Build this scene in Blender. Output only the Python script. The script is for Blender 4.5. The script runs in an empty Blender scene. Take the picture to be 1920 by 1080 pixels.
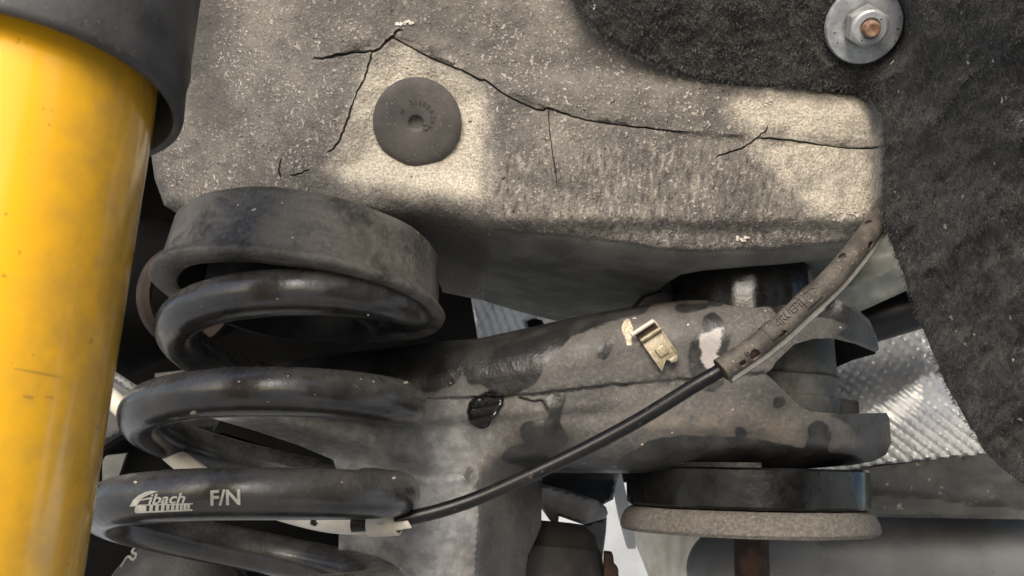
import bpy, bmesh, math, random
import numpy as np
from mathutils import Vector, Matrix
from mathutils.geometry import delaunay_2d_cdt
from mathutils.bvhtree import BVHTree

random.seed(7); rng = np.random.default_rng(7)
R_ = math.radians
scene = bpy.context.scene
COL = scene.collection

# ------------------------------------------------------------------ camera
LENS = 32.0; FPX = LENS / 36.0 * 1920.0
cam_d = bpy.data.cameras.new("camera"); cam = bpy.data.objects.new("camera", cam_d); COL.objects.link(cam)
cam_d.lens = LENS; cam_d.sensor_width = 36.0; cam_d.clip_start = 0.01; cam_d.clip_end = 2000
CAMLOC = Vector((0, 0, 0.55))
CROT = Matrix.Rotation(R_(90 + 17.5), 3, 'X') @ Matrix.Rotation(R_(5.0), 3, 'Z')
cam.location = CAMLOC; cam.rotation_euler = CROT.to_euler()
cam_d.dof.use_dof = True; cam_d.dof.focus_distance = 0.415; cam_d.dof.aperture_fstop = 36
scene.camera = cam
NR = np.array(CROT); NC = np.array(CAMLOC)

# ------------------------------------------------------------------ light
SUN_EL, SUN_AZ = 27.0, 194.0          # azimuth clockwise from +Y
w = bpy.data.worlds.new("World"); scene.world = w; w.use_nodes = True
wn = w.node_tree.nodes; wl = w.node_tree.links
sky = wn.new("ShaderNodeTexSky"); sky.sky_type = 'NISHITA'; sky.sun_disc = False
sky.sun_elevation = R_(SUN_EL); sky.sun_rotation = R_(SUN_AZ); sky.air_density = 1.0; sky.dust_density = 2.5
bg = wn["Background"]; bg.inputs["Strength"].default_value = 0.15
wl.new(sky.outputs[0], bg.inputs["Color"])
sd = bpy.data.lights.new("sun", 'SUN'); sd.energy = 2.1; sd.angle = R_(34); sd.color = (1.0, 0.955, 0.90)
sun = bpy.data.objects.new("sun", sd); COL.objects.link(sun)
dv = Vector((math.sin(R_(SUN_AZ)) * math.cos(R_(SUN_EL)), math.cos(R_(SUN_AZ)) * math.cos(R_(SUN_EL)), math.sin(R_(SUN_EL))))
sun.rotation_euler = dv.to_track_quat('Z', 'Y').to_euler(); sun.location = (-2, -2, 3)
scene.view_settings.view_transform = 'Standard'; scene.view_settings.look = 'None'
scene.view_settings.exposure = 0.72; scene.view_settings.gamma = 1.0

# ------------------------------------------------------------------ helpers
def atn(x, y, d):
    x = np.asarray(x, float); y = np.asarray(y, float); d = np.asarray(d, float) + 0 * x
    v = np.stack([(x - 960) / FPX * d, -(y - 540) / FPX * d, -d], -1)
    return v @ NR.T + NC
def at(x, y, d): return Vector(atn(x, y, d))
def proj(p):
    v = (np.asarray(p) - NC) @ NR
    return 960 + FPX * v[0] / -v[2], 540 - FPX * v[1] / -v[2], -v[2]
def pxm(d): return d / FPX       # metres per pixel at depth d
def camdir(x, y, z): return Vector(NR @ np.array([x, y, z]))   # right, up, towards the viewer

def tag(o, label=None, cat=None, group=None, kind=None):
    if label: o["label"] = label
    if cat: o["category"] = cat
    if group: o["group"] = group
    if kind: o["kind"] = kind
    return o
def thing(name, loc, label, cat, group=None):
    o = bpy.data.objects.new(name, None); o.empty_display_size = 0.01; COL.objects.link(o); o.location = loc
    return tag(o, label, cat, group)
def rootloc(p):
    v = Vector((0, 0, 0))
    while p is not None: v = v + p.location; p = p.parent
    return v
def mesh_obj(name, V, F, mat, parent=None, smooth=True, sharp=40, attrs=None):
    V = np.asarray(V, float)
    if parent is None: org = Vector(((V[:, 0].min() + V[:, 0].max()) / 2, (V[:, 1].min() + V[:, 1].max()) / 2, V[:, 2].min()))
    else: org = rootloc(parent)
    me = bpy.data.meshes.new(name)
    me.from_pydata((V - np.array(org)).tolist(), [], [list(map(int, f)) for f in F])
    me.update()
    if attrs:
        for k, a in attrs.items():
            at_ = me.attributes.new(k, 'FLOAT', 'POINT'); at_.data.foreach_set('value', np.asarray(a, np.float32))
    bm = bmesh.new(); bm.from_mesh(me); bmesh.ops.recalc_face_normals(bm, faces=bm.faces); bm.to_mesh(me); bm.free()
    if smooth:
        me.polygons.foreach_set('use_smooth', [True] * len(me.polygons)); me.set_sharp_from_angle(angle=R_(sharp))
    me.materials.append(mat)
    o = bpy.data.objects.new(name, me); COL.objects.link(o)
    if parent is None: o.location = org
    else: o.parent = parent
    return o

def catmull(pts, n=8, closed=False):
    P = [np.array(p, float) for p in pts]; out = []
    N = len(P); rngi = range(N if closed else N - 1)
    for i in rngi:
        p0 = P[(i - 1) % N] if closed or i > 0 else 2 * P[0] - P[1]
        p1 = P[i]; p2 = P[(i + 1) % N]
        p3 = P[(i + 2) % N] if closed or i + 2 < N else 2 * P[-1] - P[-2]
        for k in range(n):
            t = k / n
            out.append(0.5 * ((2 * p1) + (-p0 + p2) * t + (2 * p0 - 5 * p1 + 4 * p2 - p3) * t * t + (-p0 + 3 * p1 - 3 * p2 + p3) * t ** 3))
    if not closed: out.append(P[-1])
    return np.array(out)
def resample(P, step, closed=True):
    P = np.asarray(P, float); Q = np.vstack([P, P[:1]]) if closed else P
    out = []
    for a, b in zip(Q[:-1], Q[1:]):
        L = np.linalg.norm(b - a); n = max(1, int(round(L / step)))
        for k in range(n): out.append(a + (b - a) * k / n)
    if not closed: out.append(Q[-1])
    return np.array(out)
def segdist(P, A, B):
    P = P[:, None, :]; d = (B - A)[None]; L = np.maximum((d ** 2).sum(-1), 1e-9)
    t = np.clip(((P - A[None]) * d).sum(-1) / L, 0, 1)
    return np.sqrt((((A[None] + t[..., None] * d) - P) ** 2).sum(-1)).min(1)
def linedist(P, pts):
    pts = np.asarray(pts, float); P = np.asarray(P, float)
    return np.concatenate([segdist(c, pts[:-1], pts[1:]) for c in np.array_split(P, max(1, len(P) // 4000 + 1))])
def inside(P, poly):
    poly = np.asarray(poly, float); x, y = P[:, 0], P[:, 1]; c = np.zeros(len(P), bool)
    for (x1, y1), (x2, y2) in zip(poly, np.roll(poly, -1, 0)):
        if y1 == y2: continue
        c ^= ((y1 > y) != (y2 > y)) & (x < (x2 - x1) * (y - y1) / (y2 - y1) + x1)
    return c
def sdf(P, poly, smooth=True):
    poly = catmull(poly, 5, True) if smooth else np.asarray(poly, float)
    P = np.asarray(P, float)
    d = linedist(P, np.vstack([poly, poly[:1]]))
    return np.where(inside(P, poly), d, -d)
def sdfs(P, polys): return np.max([sdf(P, p) for p in polys], 0)
def interp(x, pts):
    p = np.asarray(pts, float); return np.interp(x, p[:, 0], p[:, 1])
def sstep(a, b, x):
    t = np.clip((x - a) / (b - a), 0, 1); return t * t * (3 - 2 * t)
# smooth value noise for shaping surfaces
_tab = rng.random((64, 64))
def vnoise(x, y):
    xi = np.floor(x).astype(int); yi = np.floor(y).astype(int); fx = x - xi; fy = y - yi
    fx = fx * fx * (3 - 2 * fx); fy = fy * fy * (3 - 2 * fy)
    g = lambda a, b: _tab[a % 64, b % 64]
    return (g(xi, yi) * (1 - fx) + g(xi + 1, yi) * fx) * (1 - fy) + (g(xi, yi + 1) * (1 - fx) + g(xi + 1, yi + 1) * fx) * fy - 0.5
def fbm(x, y, o=4):
    s = 0; a = 1.0
    for k in range(o): s = s + a * vnoise(x * 2 ** k + 17 * k, y * 2 ** k + 31 * k); a *= 0.5
    return s

def relief(name, outline, depth, mat, parent=None, step=8, thick=0.01, rnd=0, rdepth=0, smooth_outline=False,
           extra=None, attrs=None, noround=None, sharp=40, rag=0):
    """A thick shaped sheet: its front surface lies at the given distance from the viewer's eye, its rim rolls back, its sides and back close it."""
    ol = catmull(outline, 6, True) if smooth_outline else np.asarray(outline, float)
    ol = resample(ol, step)
    if rag:
        ol = ol + np.stack([fbm(ol[:, 0] / 7, ol[:, 1] / 7, 3), fbm(ol[:, 1] / 7 + 9, ol[:, 0] / 7 + 5, 3)], -1) * rag
    x0, y0 = ol.min(0); x1, y1 = ol.max(0)
    gx, gy = np.meshgrid(np.arange(x0, x1, step), np.arange(y0, y1, step * 0.87))
    gx = gx + (np.arange(gx.shape[0]) % 2)[:, None] * step * 0.5
    G = np.stack([gx.ravel(), gy.ravel()], -1)
    E = [np.asarray(e, float) for e in (extra or [])]
    if E:
        E = np.vstack(E); G = G[linedist(G, E) > step * 0.6] if len(E) < 4000 else G
        G = np.vstack([G, E])
    G = G[inside(G, ol)]
    G = G[linedist(G, np.vstack([ol, ol[:1]])) > step * 0.4]
    P = np.vstack([ol, G]); n = len(ol)
    r = delaunay_2d_cdt([Vector(p) for p in P], [(i, (i + 1) % n) for i in range(n)], [], 1, 1e-4)
    Q = np.array([tuple(v) for v in r[0]]); F = [tuple(f) for f in r[2]]
    d = depth(Q[:, 0], Q[:, 1]) + 0 * Q[:, 0]
    if rnd:
        A = np.vstack([ol, ol[:1]])
        if noround is not None:
            mid = (A[:-1] + A[1:]) / 2; keep = ~noround(mid[:, 0], mid[:, 1])
            dist = np.concatenate([segdist(c, A[:-1][keep], A[1:][keep]) for c in np.array_split(Q, len(Q) // 4000 + 1)])
        else: dist = linedist(Q, A)
        t = np.clip(dist / rnd, 0, 1)
        d = d + rdepth * (1 - np.sqrt(np.maximum(0, 1 - (1 - t) ** 2)))
    Vf = atn(Q[:, 0], Q[:, 1], d); m = len(Q)
    back = d.max() if thick < 0 else d
    Vb = atn(Q[:, 0], Q[:, 1], back + abs(thick))
    cnt = {}
    for f in F:
        for a, b in zip(f, f[1:] + f[:1]):
            if (b, a) in cnt: cnt[(b, a)] = None
            else: cnt[(a, b)] = 1
    bd = [e for e, v in cnt.items() if v]
    faces = F + [tuple(m + i for i in reversed(f)) for f in F] + [(b, a, a + m, b + m) for a, b in bd]
    at2 = {k: np.tile(fn(Q), 2) for k, fn in (attrs or {}).items()}
    return mesh_obj(name, np.vstack([Vf, Vb]), faces, mat, parent, sharp=sharp, attrs=at2)

def frames(path):
    P = np.asarray(path, float); T = np.gradient(P, axis=0); T /= np.linalg.norm(T, axis=1)[:, None]
    n = np.cross(T[0], [0.13, 0.41, 0.9]); n /= np.linalg.norm(n); N = []
    for t in T:
        n = n - t * n.dot(t); n /= np.linalg.norm(n); N.append(n)
    N = np.array(N); return P, T, N, np.cross(T, N)
def sweep(name, path, rad, mat, parent=None, seg=24, cap=True, up=None, keep=None, attrs=None, jig=None):
    P, T, N, B = frames(path)
    if up is not None:
        U = np.array(up, float); N = U - T * (T @ U)[:, None]; N /= np.linalg.norm(N, axis=1)[:, None]; B = np.cross(T, N)
    rad = np.broadcast_to(np.asarray(rad, float), (len(P),))
    a = np.linspace(0, 2 * math.pi, seg, endpoint=False)
    rr = rad[:, None] * np.ones(seg)
    if jig is not None: rr = rr + jig(np.arange(len(P))[:, None] / (len(P) - 1), a[None, :])
    V = P[:, None] + rr[..., None] * (np.cos(a)[None, :, None] * N[:, None] + np.sin(a)[None, :, None] * B[:, None])
    F = []
    n = len(P)
    for i in range(n - 1):
        for j in range(seg):
            if keep is None or keep((i + 0.5) / (n - 1), a[j] + math.pi / seg):
                k = (j + 1) % seg; F.append((i * seg + j, i * seg + k, (i + 1) * seg + k, (i + 1) * seg + j))
    V = V.reshape(-1, 3)
    if cap:
        F.append(tuple(range(seg))); F.append(tuple((n - 1) * seg + j for j in reversed(range(seg))))
    return mesh_obj(name, V, F, mat, parent)
def axes(axis, ref=None):
    z = np.array(axis, float); z /= np.linalg.norm(z)
    r = np.array(ref if ref is not None else ([1, 0, 0] if abs(z[0]) < 0.9 else [0, 1, 0]), float)
    x = r - z * r.dot(z); x /= np.linalg.norm(x); return x, np.cross(z, x), z
def lathe(name, org, axis, prof, mat, parent=None, seg=64, a0=0, a1=360, ref=None, closed_prof=False, sharp=35, jig=None):
    x, y, z = axes(axis, ref); full = (a1 - a0) >= 360
    n = seg if full else seg + 1
    ang = np.radians(np.linspace(a0, a1, n, endpoint=not full))
    V = []
    for r, h in prof:
        rr = r + (jig(ang, h) if jig else 0) * (r > 0)
        V.append(np.array(org) + z * h + (rr * np.cos(ang))[:, None] * x + (rr * np.sin(ang))[:, None] * y)
    V = np.vstack(V); F = []; m = len(prof)
    for i in range(m if closed_prof else m - 1):
        i2 = (i + 1) % m
        for j in range(n if full else n - 1):
            k = (j + 1) % n
            F.append((i * n + j, i * n + k, i2 * n + k, i2 * n + j))
    if closed_prof and not full:
        F.append(tuple(i * n for i in range(m))); F.append(tuple(i * n + n - 1 for i in reversed(range(m))))
    bm = None
    o = mesh_obj(name, V, F, mat, parent, sharp=sharp)
    bm = bmesh.new(); bm.from_mesh(o.data); bmesh.ops.remove_doubles(bm, verts=bm.verts, dist=1e-7)
    bmesh.ops.recalc_face_normals(bm, faces=bm.faces); bm.to_mesh(o.data); bm.free()
    return o
def prism(name, org, ax, pts, h0, h1, mat, parent=None, bev=0.0, smooth=False):
    """polygon in the plane of ax[0], ax[1], extruded along ax[2] from h0 to h1, bevelled"""
    x, y, z = [np.array(a, float) for a in ax]; org = np.array(org)
    n = len(pts); V = []
    for h in (h0, h1):
        for p in pts: V.append(org + x * p[0] + y * p[1] + z * h)
    F = [tuple(range(n)), tuple(reversed(range(n, 2 * n)))] + [(i, (i + 1) % n, n + (i + 1) % n, n + i) for i in range(n)]
    o = mesh_obj(name, V, F, mat, parent, smooth=False)
    if bev:
        bm = bmesh.new(); bm.from_mesh(o.data)
        bmesh.ops.bevel(bm, geom=bm.edges[:], offset=bev, segments=2, affect='EDGES', profile=0.6)
        bm.to_mesh(o.data); bm.free()
        o.data.polygons.foreach_set('use_smooth', [True] * len(o.data.polygons)); o.data.set_sharp_from_angle(angle=R_(50))
    return o

def bvh_of(o):
    me = o.data; off = rootloc(o.parent) if o.parent else o.location
    return BVHTree.FromPolygons([tuple(v.co + off) for v in me.vertices], [tuple(p.vertices) for p in me.polygons])
def cast(bvh, x, y):
    d = (at(x, y, 1.0) - CAMLOC).normalized(); return bvh.ray_cast(CAMLOC, d)
def font_px(text, x, y, size, ang=0, shear=0, xs=1.0, bold=0.0, align='LEFT'):
    """text outlines as triangles in photograph coordinates"""
    cu = bpy.data.curves.new("t", 'FONT'); cu.body = text; cu.size = 1; cu.shear = shear; cu.offset = bold; cu.resolution_u = 4; cu.align_x = align
    o = bpy.data.objects.new("t", cu); COL.objects.link(o)
    bpy.context.view_layer.update()
    dg = bpy.context.evaluated_depsgraph_get(); me = bpy.data.meshes.new_from_object(o.evaluated_get(dg))
    bpy.data.objects.remove(o); bpy.data.curves.remove(cu)
    c, s = math.cos(R_(ang)), math.sin(R_(ang)); V = []
    for v in me.vertices:
        u, t = v.co.x * size * xs, v.co.y * size
        V.append((x + u * c + t * s, y + u * s - t * c))
    F = [tuple(p.vertices) for p in me.polygons]; bpy.data.meshes.remove(me)
    return V, F
def decal(name, parts, bvh, mat, parent, off=0.0002, height=0.0, maxlen=5):
    """print or raised characters laid on a surface"""
    bm = bmesh.new()
    for V, F in parts:
        vs = [bm.verts.new((v[0], v[1], 0)) for v in V]
        for f in F:
            try: bm.faces.new([vs[i] for i in f])
            except ValueError: pass
    bmesh.ops.remove_doubles(bm, verts=bm.verts, dist=0.01)
    bmesh.ops.triangulate(bm, faces=bm.faces[:])
    for _ in range(4):
        es = [e for e in bm.edges if e.calc_length() > maxlen]
        if not es: break
        bmesh.ops.subdivide_edges(bm, edges=es, cuts=1); bmesh.ops.triangulate(bm, faces=bm.faces[:])
    if height:
        r = bmesh.ops.extrude_face_region(bm, geom=bm.faces[:])
        for g in r['geom']:
            if isinstance(g, bmesh.types.BMVert): g.co.z = 1
    V = []; last = None
    for v in bm.verts:
        h = cast(bvh, v.co.x, v.co.y)
        if h[0] is None: V.append(last if last is not None else np.array(at(v.co.x, v.co.y, 0.4))); continue
        nrm = h[1] if h[1].dot(CAMLOC - h[0]) > 0 else -h[1]
        last = np.array(h[0] + nrm * (off + height * v.co.z)); V.append(last)
    bm.verts.index_update()
    F = [tuple(v.index for v in f.verts) for f in bm.faces]; bm.free()
    return mesh_obj(name, V, F, mat, parent, smooth=False)
def polyfill(pts):
    ol = resample(np.array(pts, float), 4); n = len(ol)
    r = delaunay_2d_cdt([Vector(p) for p in ol], [(i, (i + 1) % n) for i in range(n)], [], 1, 1e-4)
    return [tuple(v) for v in r[0]], [tuple(f) for f in r[2]]

# ------------------------------------------------------------------ materials
class NM:
    def __init__(s, name, rough=0.6, metal=0.0, spec=0.5):
        s.m = bpy.data.materials.new(name); s.m.use_nodes = True; s.t = s.m.node_tree; s.n = s.t.nodes; s.l = s.t.links
        s.b = s.n["Principled BSDF"]; s.set("Roughness", rough); s.set("Metallic", metal); s.set("Specular IOR Level", spec)
        s.co = s.n.new("ShaderNodeTexCoord").outputs["Object"]
    def set(s, k, v):
        if hasattr(v, 'is_linked'): s.l.new(v, s.b.inputs[k])
        else: s.b.inputs[k].default_value = v if not isinstance(v, tuple) else (*v, 1)
    def plug(s, sock, v):
        if hasattr(v, 'is_linked'): s.l.new(v, sock)
        elif isinstance(v, tuple): sock.default_value = (*v, 1) if len(v) == 3 and len(sock.default_value) == 4 else v
        else: sock.default_value = v
    def map(s, sc=(1, 1, 1), rot=(0, 0, 0)):
        n = s.n.new("ShaderNodeMapping"); n.inputs["Scale"].default_value = sc; n.inputs["Rotation"].default_value = rot
        s.l.new(s.co, n.inputs["Vector"]); return n.outputs[0]
    def noise(s, scale, detail=4, rough=0.55, dist=0.0, vec=None):
        n = s.n.new("ShaderNodeTexNoise"); n.inputs["Scale"].default_value = scale; n.inputs["Detail"].default_value = detail
        n.inputs["Roughness"].default_value = rough; n.inputs["Distortion"].default_value = dist
        s.l.new(vec or s.co, n.inputs["Vector"]); return n.outputs[0]
    def vor(s, scale, feat='F1', vec=None, out="Distance"):
        n = s.n.new("ShaderNodeTexVoronoi"); n.feature = feat; n.inputs["Scale"].default_value = scale
        s.l.new(vec or s.co, n.inputs["Vector"]); return n.outputs[out]
    def attr(s, name):
        n = s.n.new("ShaderNodeAttribute"); n.attribute_name = name; return n.outputs["Fac"]
    def ramp(s, f, a, b, lo=0.0, hi=1.0):
        n = s.n.new("ShaderNodeMapRange"); n.interpolation_type = 'SMOOTHSTEP'
        s.plug(n.inputs[0], f); n.inputs[1].default_value = a; n.inputs[2].default_value = b; n.inputs[3].default_value = lo; n.inputs[4].default_value = hi
        return n.outputs[0]
    def math(s, op, a, b=0.0):
        n = s.n.new("ShaderNodeMath"); n.operation = op; s.plug(n.inputs[0], a); s.plug(n.inputs[1], b); return n.outputs[0]
    def mix(s, f, a, b, mode='MIX'):
        n = s.n.new("ShaderNodeMix"); n.data_type = 'RGBA'; n.blend_type = mode
        s.plug(n.inputs[0], f); s.plug(n.inputs[6], a); s.plug(n.inputs[7], b); return n.outputs[2]
    def upness(s):
        g = s.n.new("ShaderNodeNewGeometry"); x = s.n.new("ShaderNodeSeparateXYZ"); s.l.new(g.outputs["Normal"], x.inputs[0]); return x.outputs[2]
    def bump(s, h, dist, strength=1.0, nrm=None):
        n = s.n.new("ShaderNodeBump"); n.inputs["Strength"].default_value = strength; n.inputs["Distance"].default_value = dist
        s.plug(n.inputs["Height"], h)
        if nrm is not None: s.l.new(nrm, n.inputs["Normal"])
        return n.outputs[0]
    def done(s, col=None, nrm=None):
        if col is not None: s.set("Base Color", col)
        if nrm is not None: s.l.new(nrm, s.b.inputs["Normal"])
        return s.m

def simple(name, c1, c2, scale=60, rough=0.6, metal=0.0, spec=0.5, bump=0.0, bscale=400, specks=None, rough2=None):
    k = NM(name, rough, metal, spec)
    f = k.ramp(k.noise(scale, 6, 0.6), 0.35, 0.68); c = k.mix(f, c1, c2)
    if rough2 is not None: k.set("Roughness", k.ramp(k.noise(scale * 1.7, 5, 0.6), 0.35, 0.65, rough, rough2))
    if specks:
        s = k.ramp(k.noise(bscale * 1.3, 3, 0.6), 0.64, 0.72); c = k.mix(s, c, specks)
    return k.done(c, k.bump(k.noise(bscale, 5, 0.65), bump) if bump else None)

def m_undercoat():
    k = NM("undercoat", 0.85, 0, 0.25)
    st = k.map((1, 1, 0.33))
    fine = k.noise(620, 4, 0.62); med = k.noise(190, 4, 0.6); big = k.noise(22, 4, 0.6)
    gran = k.noise(880, 3, 0.6); gran2 = k.noise(460, 2, 0.5)
    base = k.mix(k.ramp(big, 0.35, 0.68), (0.095, 0.088, 0.081), (0.18, 0.166, 0.145))
    base = k.mix(k.ramp(med, 0.4, 0.7, 0, 0.45), base, (0.20, 0.182, 0.160))
    sp = k.math('MULTIPLY', k.math('MAXIMUM', k.ramp(gran, 0.60, 0.66), k.ramp(gran2, 0.635, 0.67)), k.ramp(k.noise(60, 3, 0.6), 0.3, 0.65, 0.35, 1.0))
    base = k.mix(k.ramp(gran, 0.34, 0.44, 0.45, 0), base, (0.05, 0.046, 0.042)); base = k.mix(sp, base, (0.39, 0.36, 0.318)); st2 = k.noise(420, 3, 0.6, 0, k.map((1, 1, .12))); base = k.mix(k.math('MULTIPLY', k.ramp(st2, .55, .66), k.math('MULTIPLY', k.attr('streak'), .8)), base, (.30, .272, .235)); base = k.mix(k.math('MULTIPLY', k.ramp(st2, .45, .34), k.math('MULTIPLY', k.attr('streak'), .75)), base, (.05, .046, .042)); base = k.mix(k.ramp(k.noise(14, 6, .7, .8), .52, .68, 0, .6), base, (.075, .069, .063))
    base = k.mix(k.ramp(k.noise(520, 2, 0.5), 0.68, 0.74), base, (0.02, 0.018, 0.016))
    wob = k.math('MULTIPLY', k.math('SUBTRACT', k.noise(60, 5, 0.65), 0.5), 90.0)
    pm = k.ramp(k.math('ADD', k.attr("pale"), wob), -26, 30)
    palec = k.mix(k.ramp(gran, 0.4, 0.6), (0.37, 0.33, 0.272), (0.56, 0.51, 0.42))
    palec = k.mix(k.ramp(k.noise(300, 2, 0.5), 0.70, 0.76), palec, (0.10, 0.085, 0.07))
    base = k.mix(k.math('MULTIPLY', pm, 0.93), base, palec)
    wob2 = k.math('MULTIPLY', k.math('SUBTRACT', k.noise(90, 5, 0.65), 0.5), 50.0)
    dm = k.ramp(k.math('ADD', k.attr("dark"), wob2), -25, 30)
    base = k.mix(k.math('MULTIPLY', dm, 0.72), base, (0.055, 0.052, 0.048))  # shade of boot and cup painted into the rail's colour
    # bare painted underside without stone-guard
    um = k.ramp(k.math('ADD', k.attr("under"), k.math('MULTIPLY', k.math('SUBTRACT', k.noise(140, 4, 0.6), 0.5), 14.0)), -4, 6)
    uc = k.mix(k.ramp(k.noise(45, 5, 0.6), 0.35, 0.68), (0.085, 0.084, 0.077), (0.145, 0.142, 0.126))
    uc = k.mix(k.ramp(k.noise(900, 3, 0.6), 0.62, 0.7, 0, 0.5), uc, (0.30, 0.29, 0.26))
    base = k.mix(um, base, uc)
    base = k.mix(k.math('MULTIPLY', k.ramp(k.attr('lip'), .1, .9), k.ramp(k.noise(130, 4, .65), .42, .6, 0, .6)), base, (.30, .27, .23)); base = k.mix(k.ramp(k.attr("crack"), 0.25, 1.0, 0, 0.66), base, (0.012, 0.011, 0.010))
    k.set("Roughness", k.mix(um, 0.85, 0.55)) if False else None
    hgt = k.math('ADD', k.math('MULTIPLY', gran, 1.0), k.math('MULTIPLY', gran2, 0.8))
    hgt = k.math('ADD', hgt, k.math('MULTIPLY', k.math('MULTIPLY', k.noise(330, 3, 0.55, 0, st), k.attr("streak")), 1.1))
    hgt = k.math('MULTIPLY', hgt, k.math('SUBTRACT', 1.0, k.math('MULTIPLY', um, 0.85)))
    return k.done(base, k.bump(hgt, 0.0008, 1.0))

def m_felt():
    k = NM("felt", 0.95, 0, 0.15)
    dv_ = k.map((1, 1, 1), (0.3, 0.6, 0.9)); sv = k.n.new("ShaderNodeMapping"); sv.inputs["Scale"].default_value = (1, 1, 0.35); k.l.new(dv_, sv.inputs["Vector"])
    f = k.noise(700, 4, 0.7, 0, sv.outputs[0]); g = k.noise(40, 5, 0.65); h = k.noise(130, 4, 0.65, 0.4, sv.outputs[0])
    c = k.mix(k.ramp(g, 0.3, 0.7), (0.012, 0.012, 0.012), (0.036, 0.035, 0.032))
    c = k.mix(k.ramp(k.attr("dust"), 0, 1), c, k.mix(k.ramp(h, 0.35, 0.7), (0.013, 0.0125, 0.012), (0.085, 0.081, 0.072)))
    c = k.mix(k.ramp(f, 0.5, 0.75, 0, 0.6), c, (0.15, 0.148, 0.135))
    c = k.mix(k.ramp(k.noise(260, 1, 0.4), 0.765, 0.80), c, (0.6, 0.58, 0.5))
    hh = k.math('ADD', k.math('MULTIPLY', f, 0.5), k.math('MULTIPLY', h, 1.3))
    k.set("Sheen Weight", 0.15)
    return k.done(c, k.bump(hh, 0.0042, 1.0))

def m_yellow():
    k = NM("yellow_paint", 0.22, 0, 0.5)
    c = k.mix(k.ramp(k.noise(25, 5, 0.6), 0.35, 0.7), (0.85, 0.45, 0.018), (0.82, 0.425, 0.016))
    c = k.mix(k.ramp(k.noise(330, 2, 0.5), 0.70, 0.78, 0, 0.6), c, (0.30, 0.14, 0.02))
    c = k.mix(k.ramp(k.attr("scuff"), -1.5, 2.0, 0, 0.55), c, (0.20, 0.11, 0.03))
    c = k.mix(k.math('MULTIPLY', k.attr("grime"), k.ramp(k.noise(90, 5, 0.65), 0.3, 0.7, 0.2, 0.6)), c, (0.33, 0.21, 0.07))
    k.set("Coat Weight", 0.35); k.set("Coat Roughness", 0.12)
    k.set("Roughness", k.ramp(k.noise(60, 5, 0.6), 0.3, 0.7, 0.14, 0.22))
    return k.done(c)

def m_coil():
    k = NM("black_spring_paint", 0.25, 0, 0.5)
    c = k.mix(k.ramp(k.noise(40, 5, 0.6), 0.35, 0.7), (0.009, 0.009, 0.010), (0.020, 0.020, 0.020))
    st = k.map((0.35, 0.35, 1.6))
    dust = k.math('MULTIPLY', k.ramp(k.noise(80, 8, 0.75, 0.4), 0.12, 0.85), k.ramp(k.upness(), -0.5, 0.6, 0.30, 1.0))
    k.set("Roughness", k.math('ADD', k.ramp(k.noise(110, 6, 0.65, 0.3), 0.3, 0.7, 0.09, 0.20), k.math('MULTIPLY', dust, 0.26)))
    c = k.mix(k.math('MULTIPLY', dust, 0.85), c, (0.112, 0.105, 0.096))
    c = k.mix(k.ramp(k.noise(190, 3, 0.6, 1.5), 0.72, 0.76, 0, 0.6), c, (0.30, 0.27, 0.22))
    return k.done(c, k.bump(k.noise(300, 5, 0.6), 0.00016))

def m_cup():
    k = NM("dusty_rubber", 0.7, 0, 0.3)
    f = k.noise(38, 6, 0.65, 0.4); g = k.noise(420, 4, 0.6)
    c = k.mix(k.ramp(f, 0.36, 0.64), (0.030, 0.030, 0.029), (0.112, 0.103, 0.092))
    c = k.mix(k.ramp(g, 0.45, 0.7, 0, 0.4), c, (0.16, 0.148, 0.13))
    c = k.mix(k.ramp(k.noise(85, 4, 0.6, 0.5), 0.66, 0.74, 0, 0.75), c, (0.03, 0.029, 0.028))
    c = k.mix(k.ramp(k.noise(240, 2, 0.5), 0.735, 0.77), c, (0.40, 0.37, 0.31))
    k.set("Roughness", k.ramp(f, 0.35, 0.65, 0.36, 0.68))
    return k.done(c, k.bump(k.math('ADD', g, k.math('MULTIPLY', f, 1.5)), 0.0007, 0.8))

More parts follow.
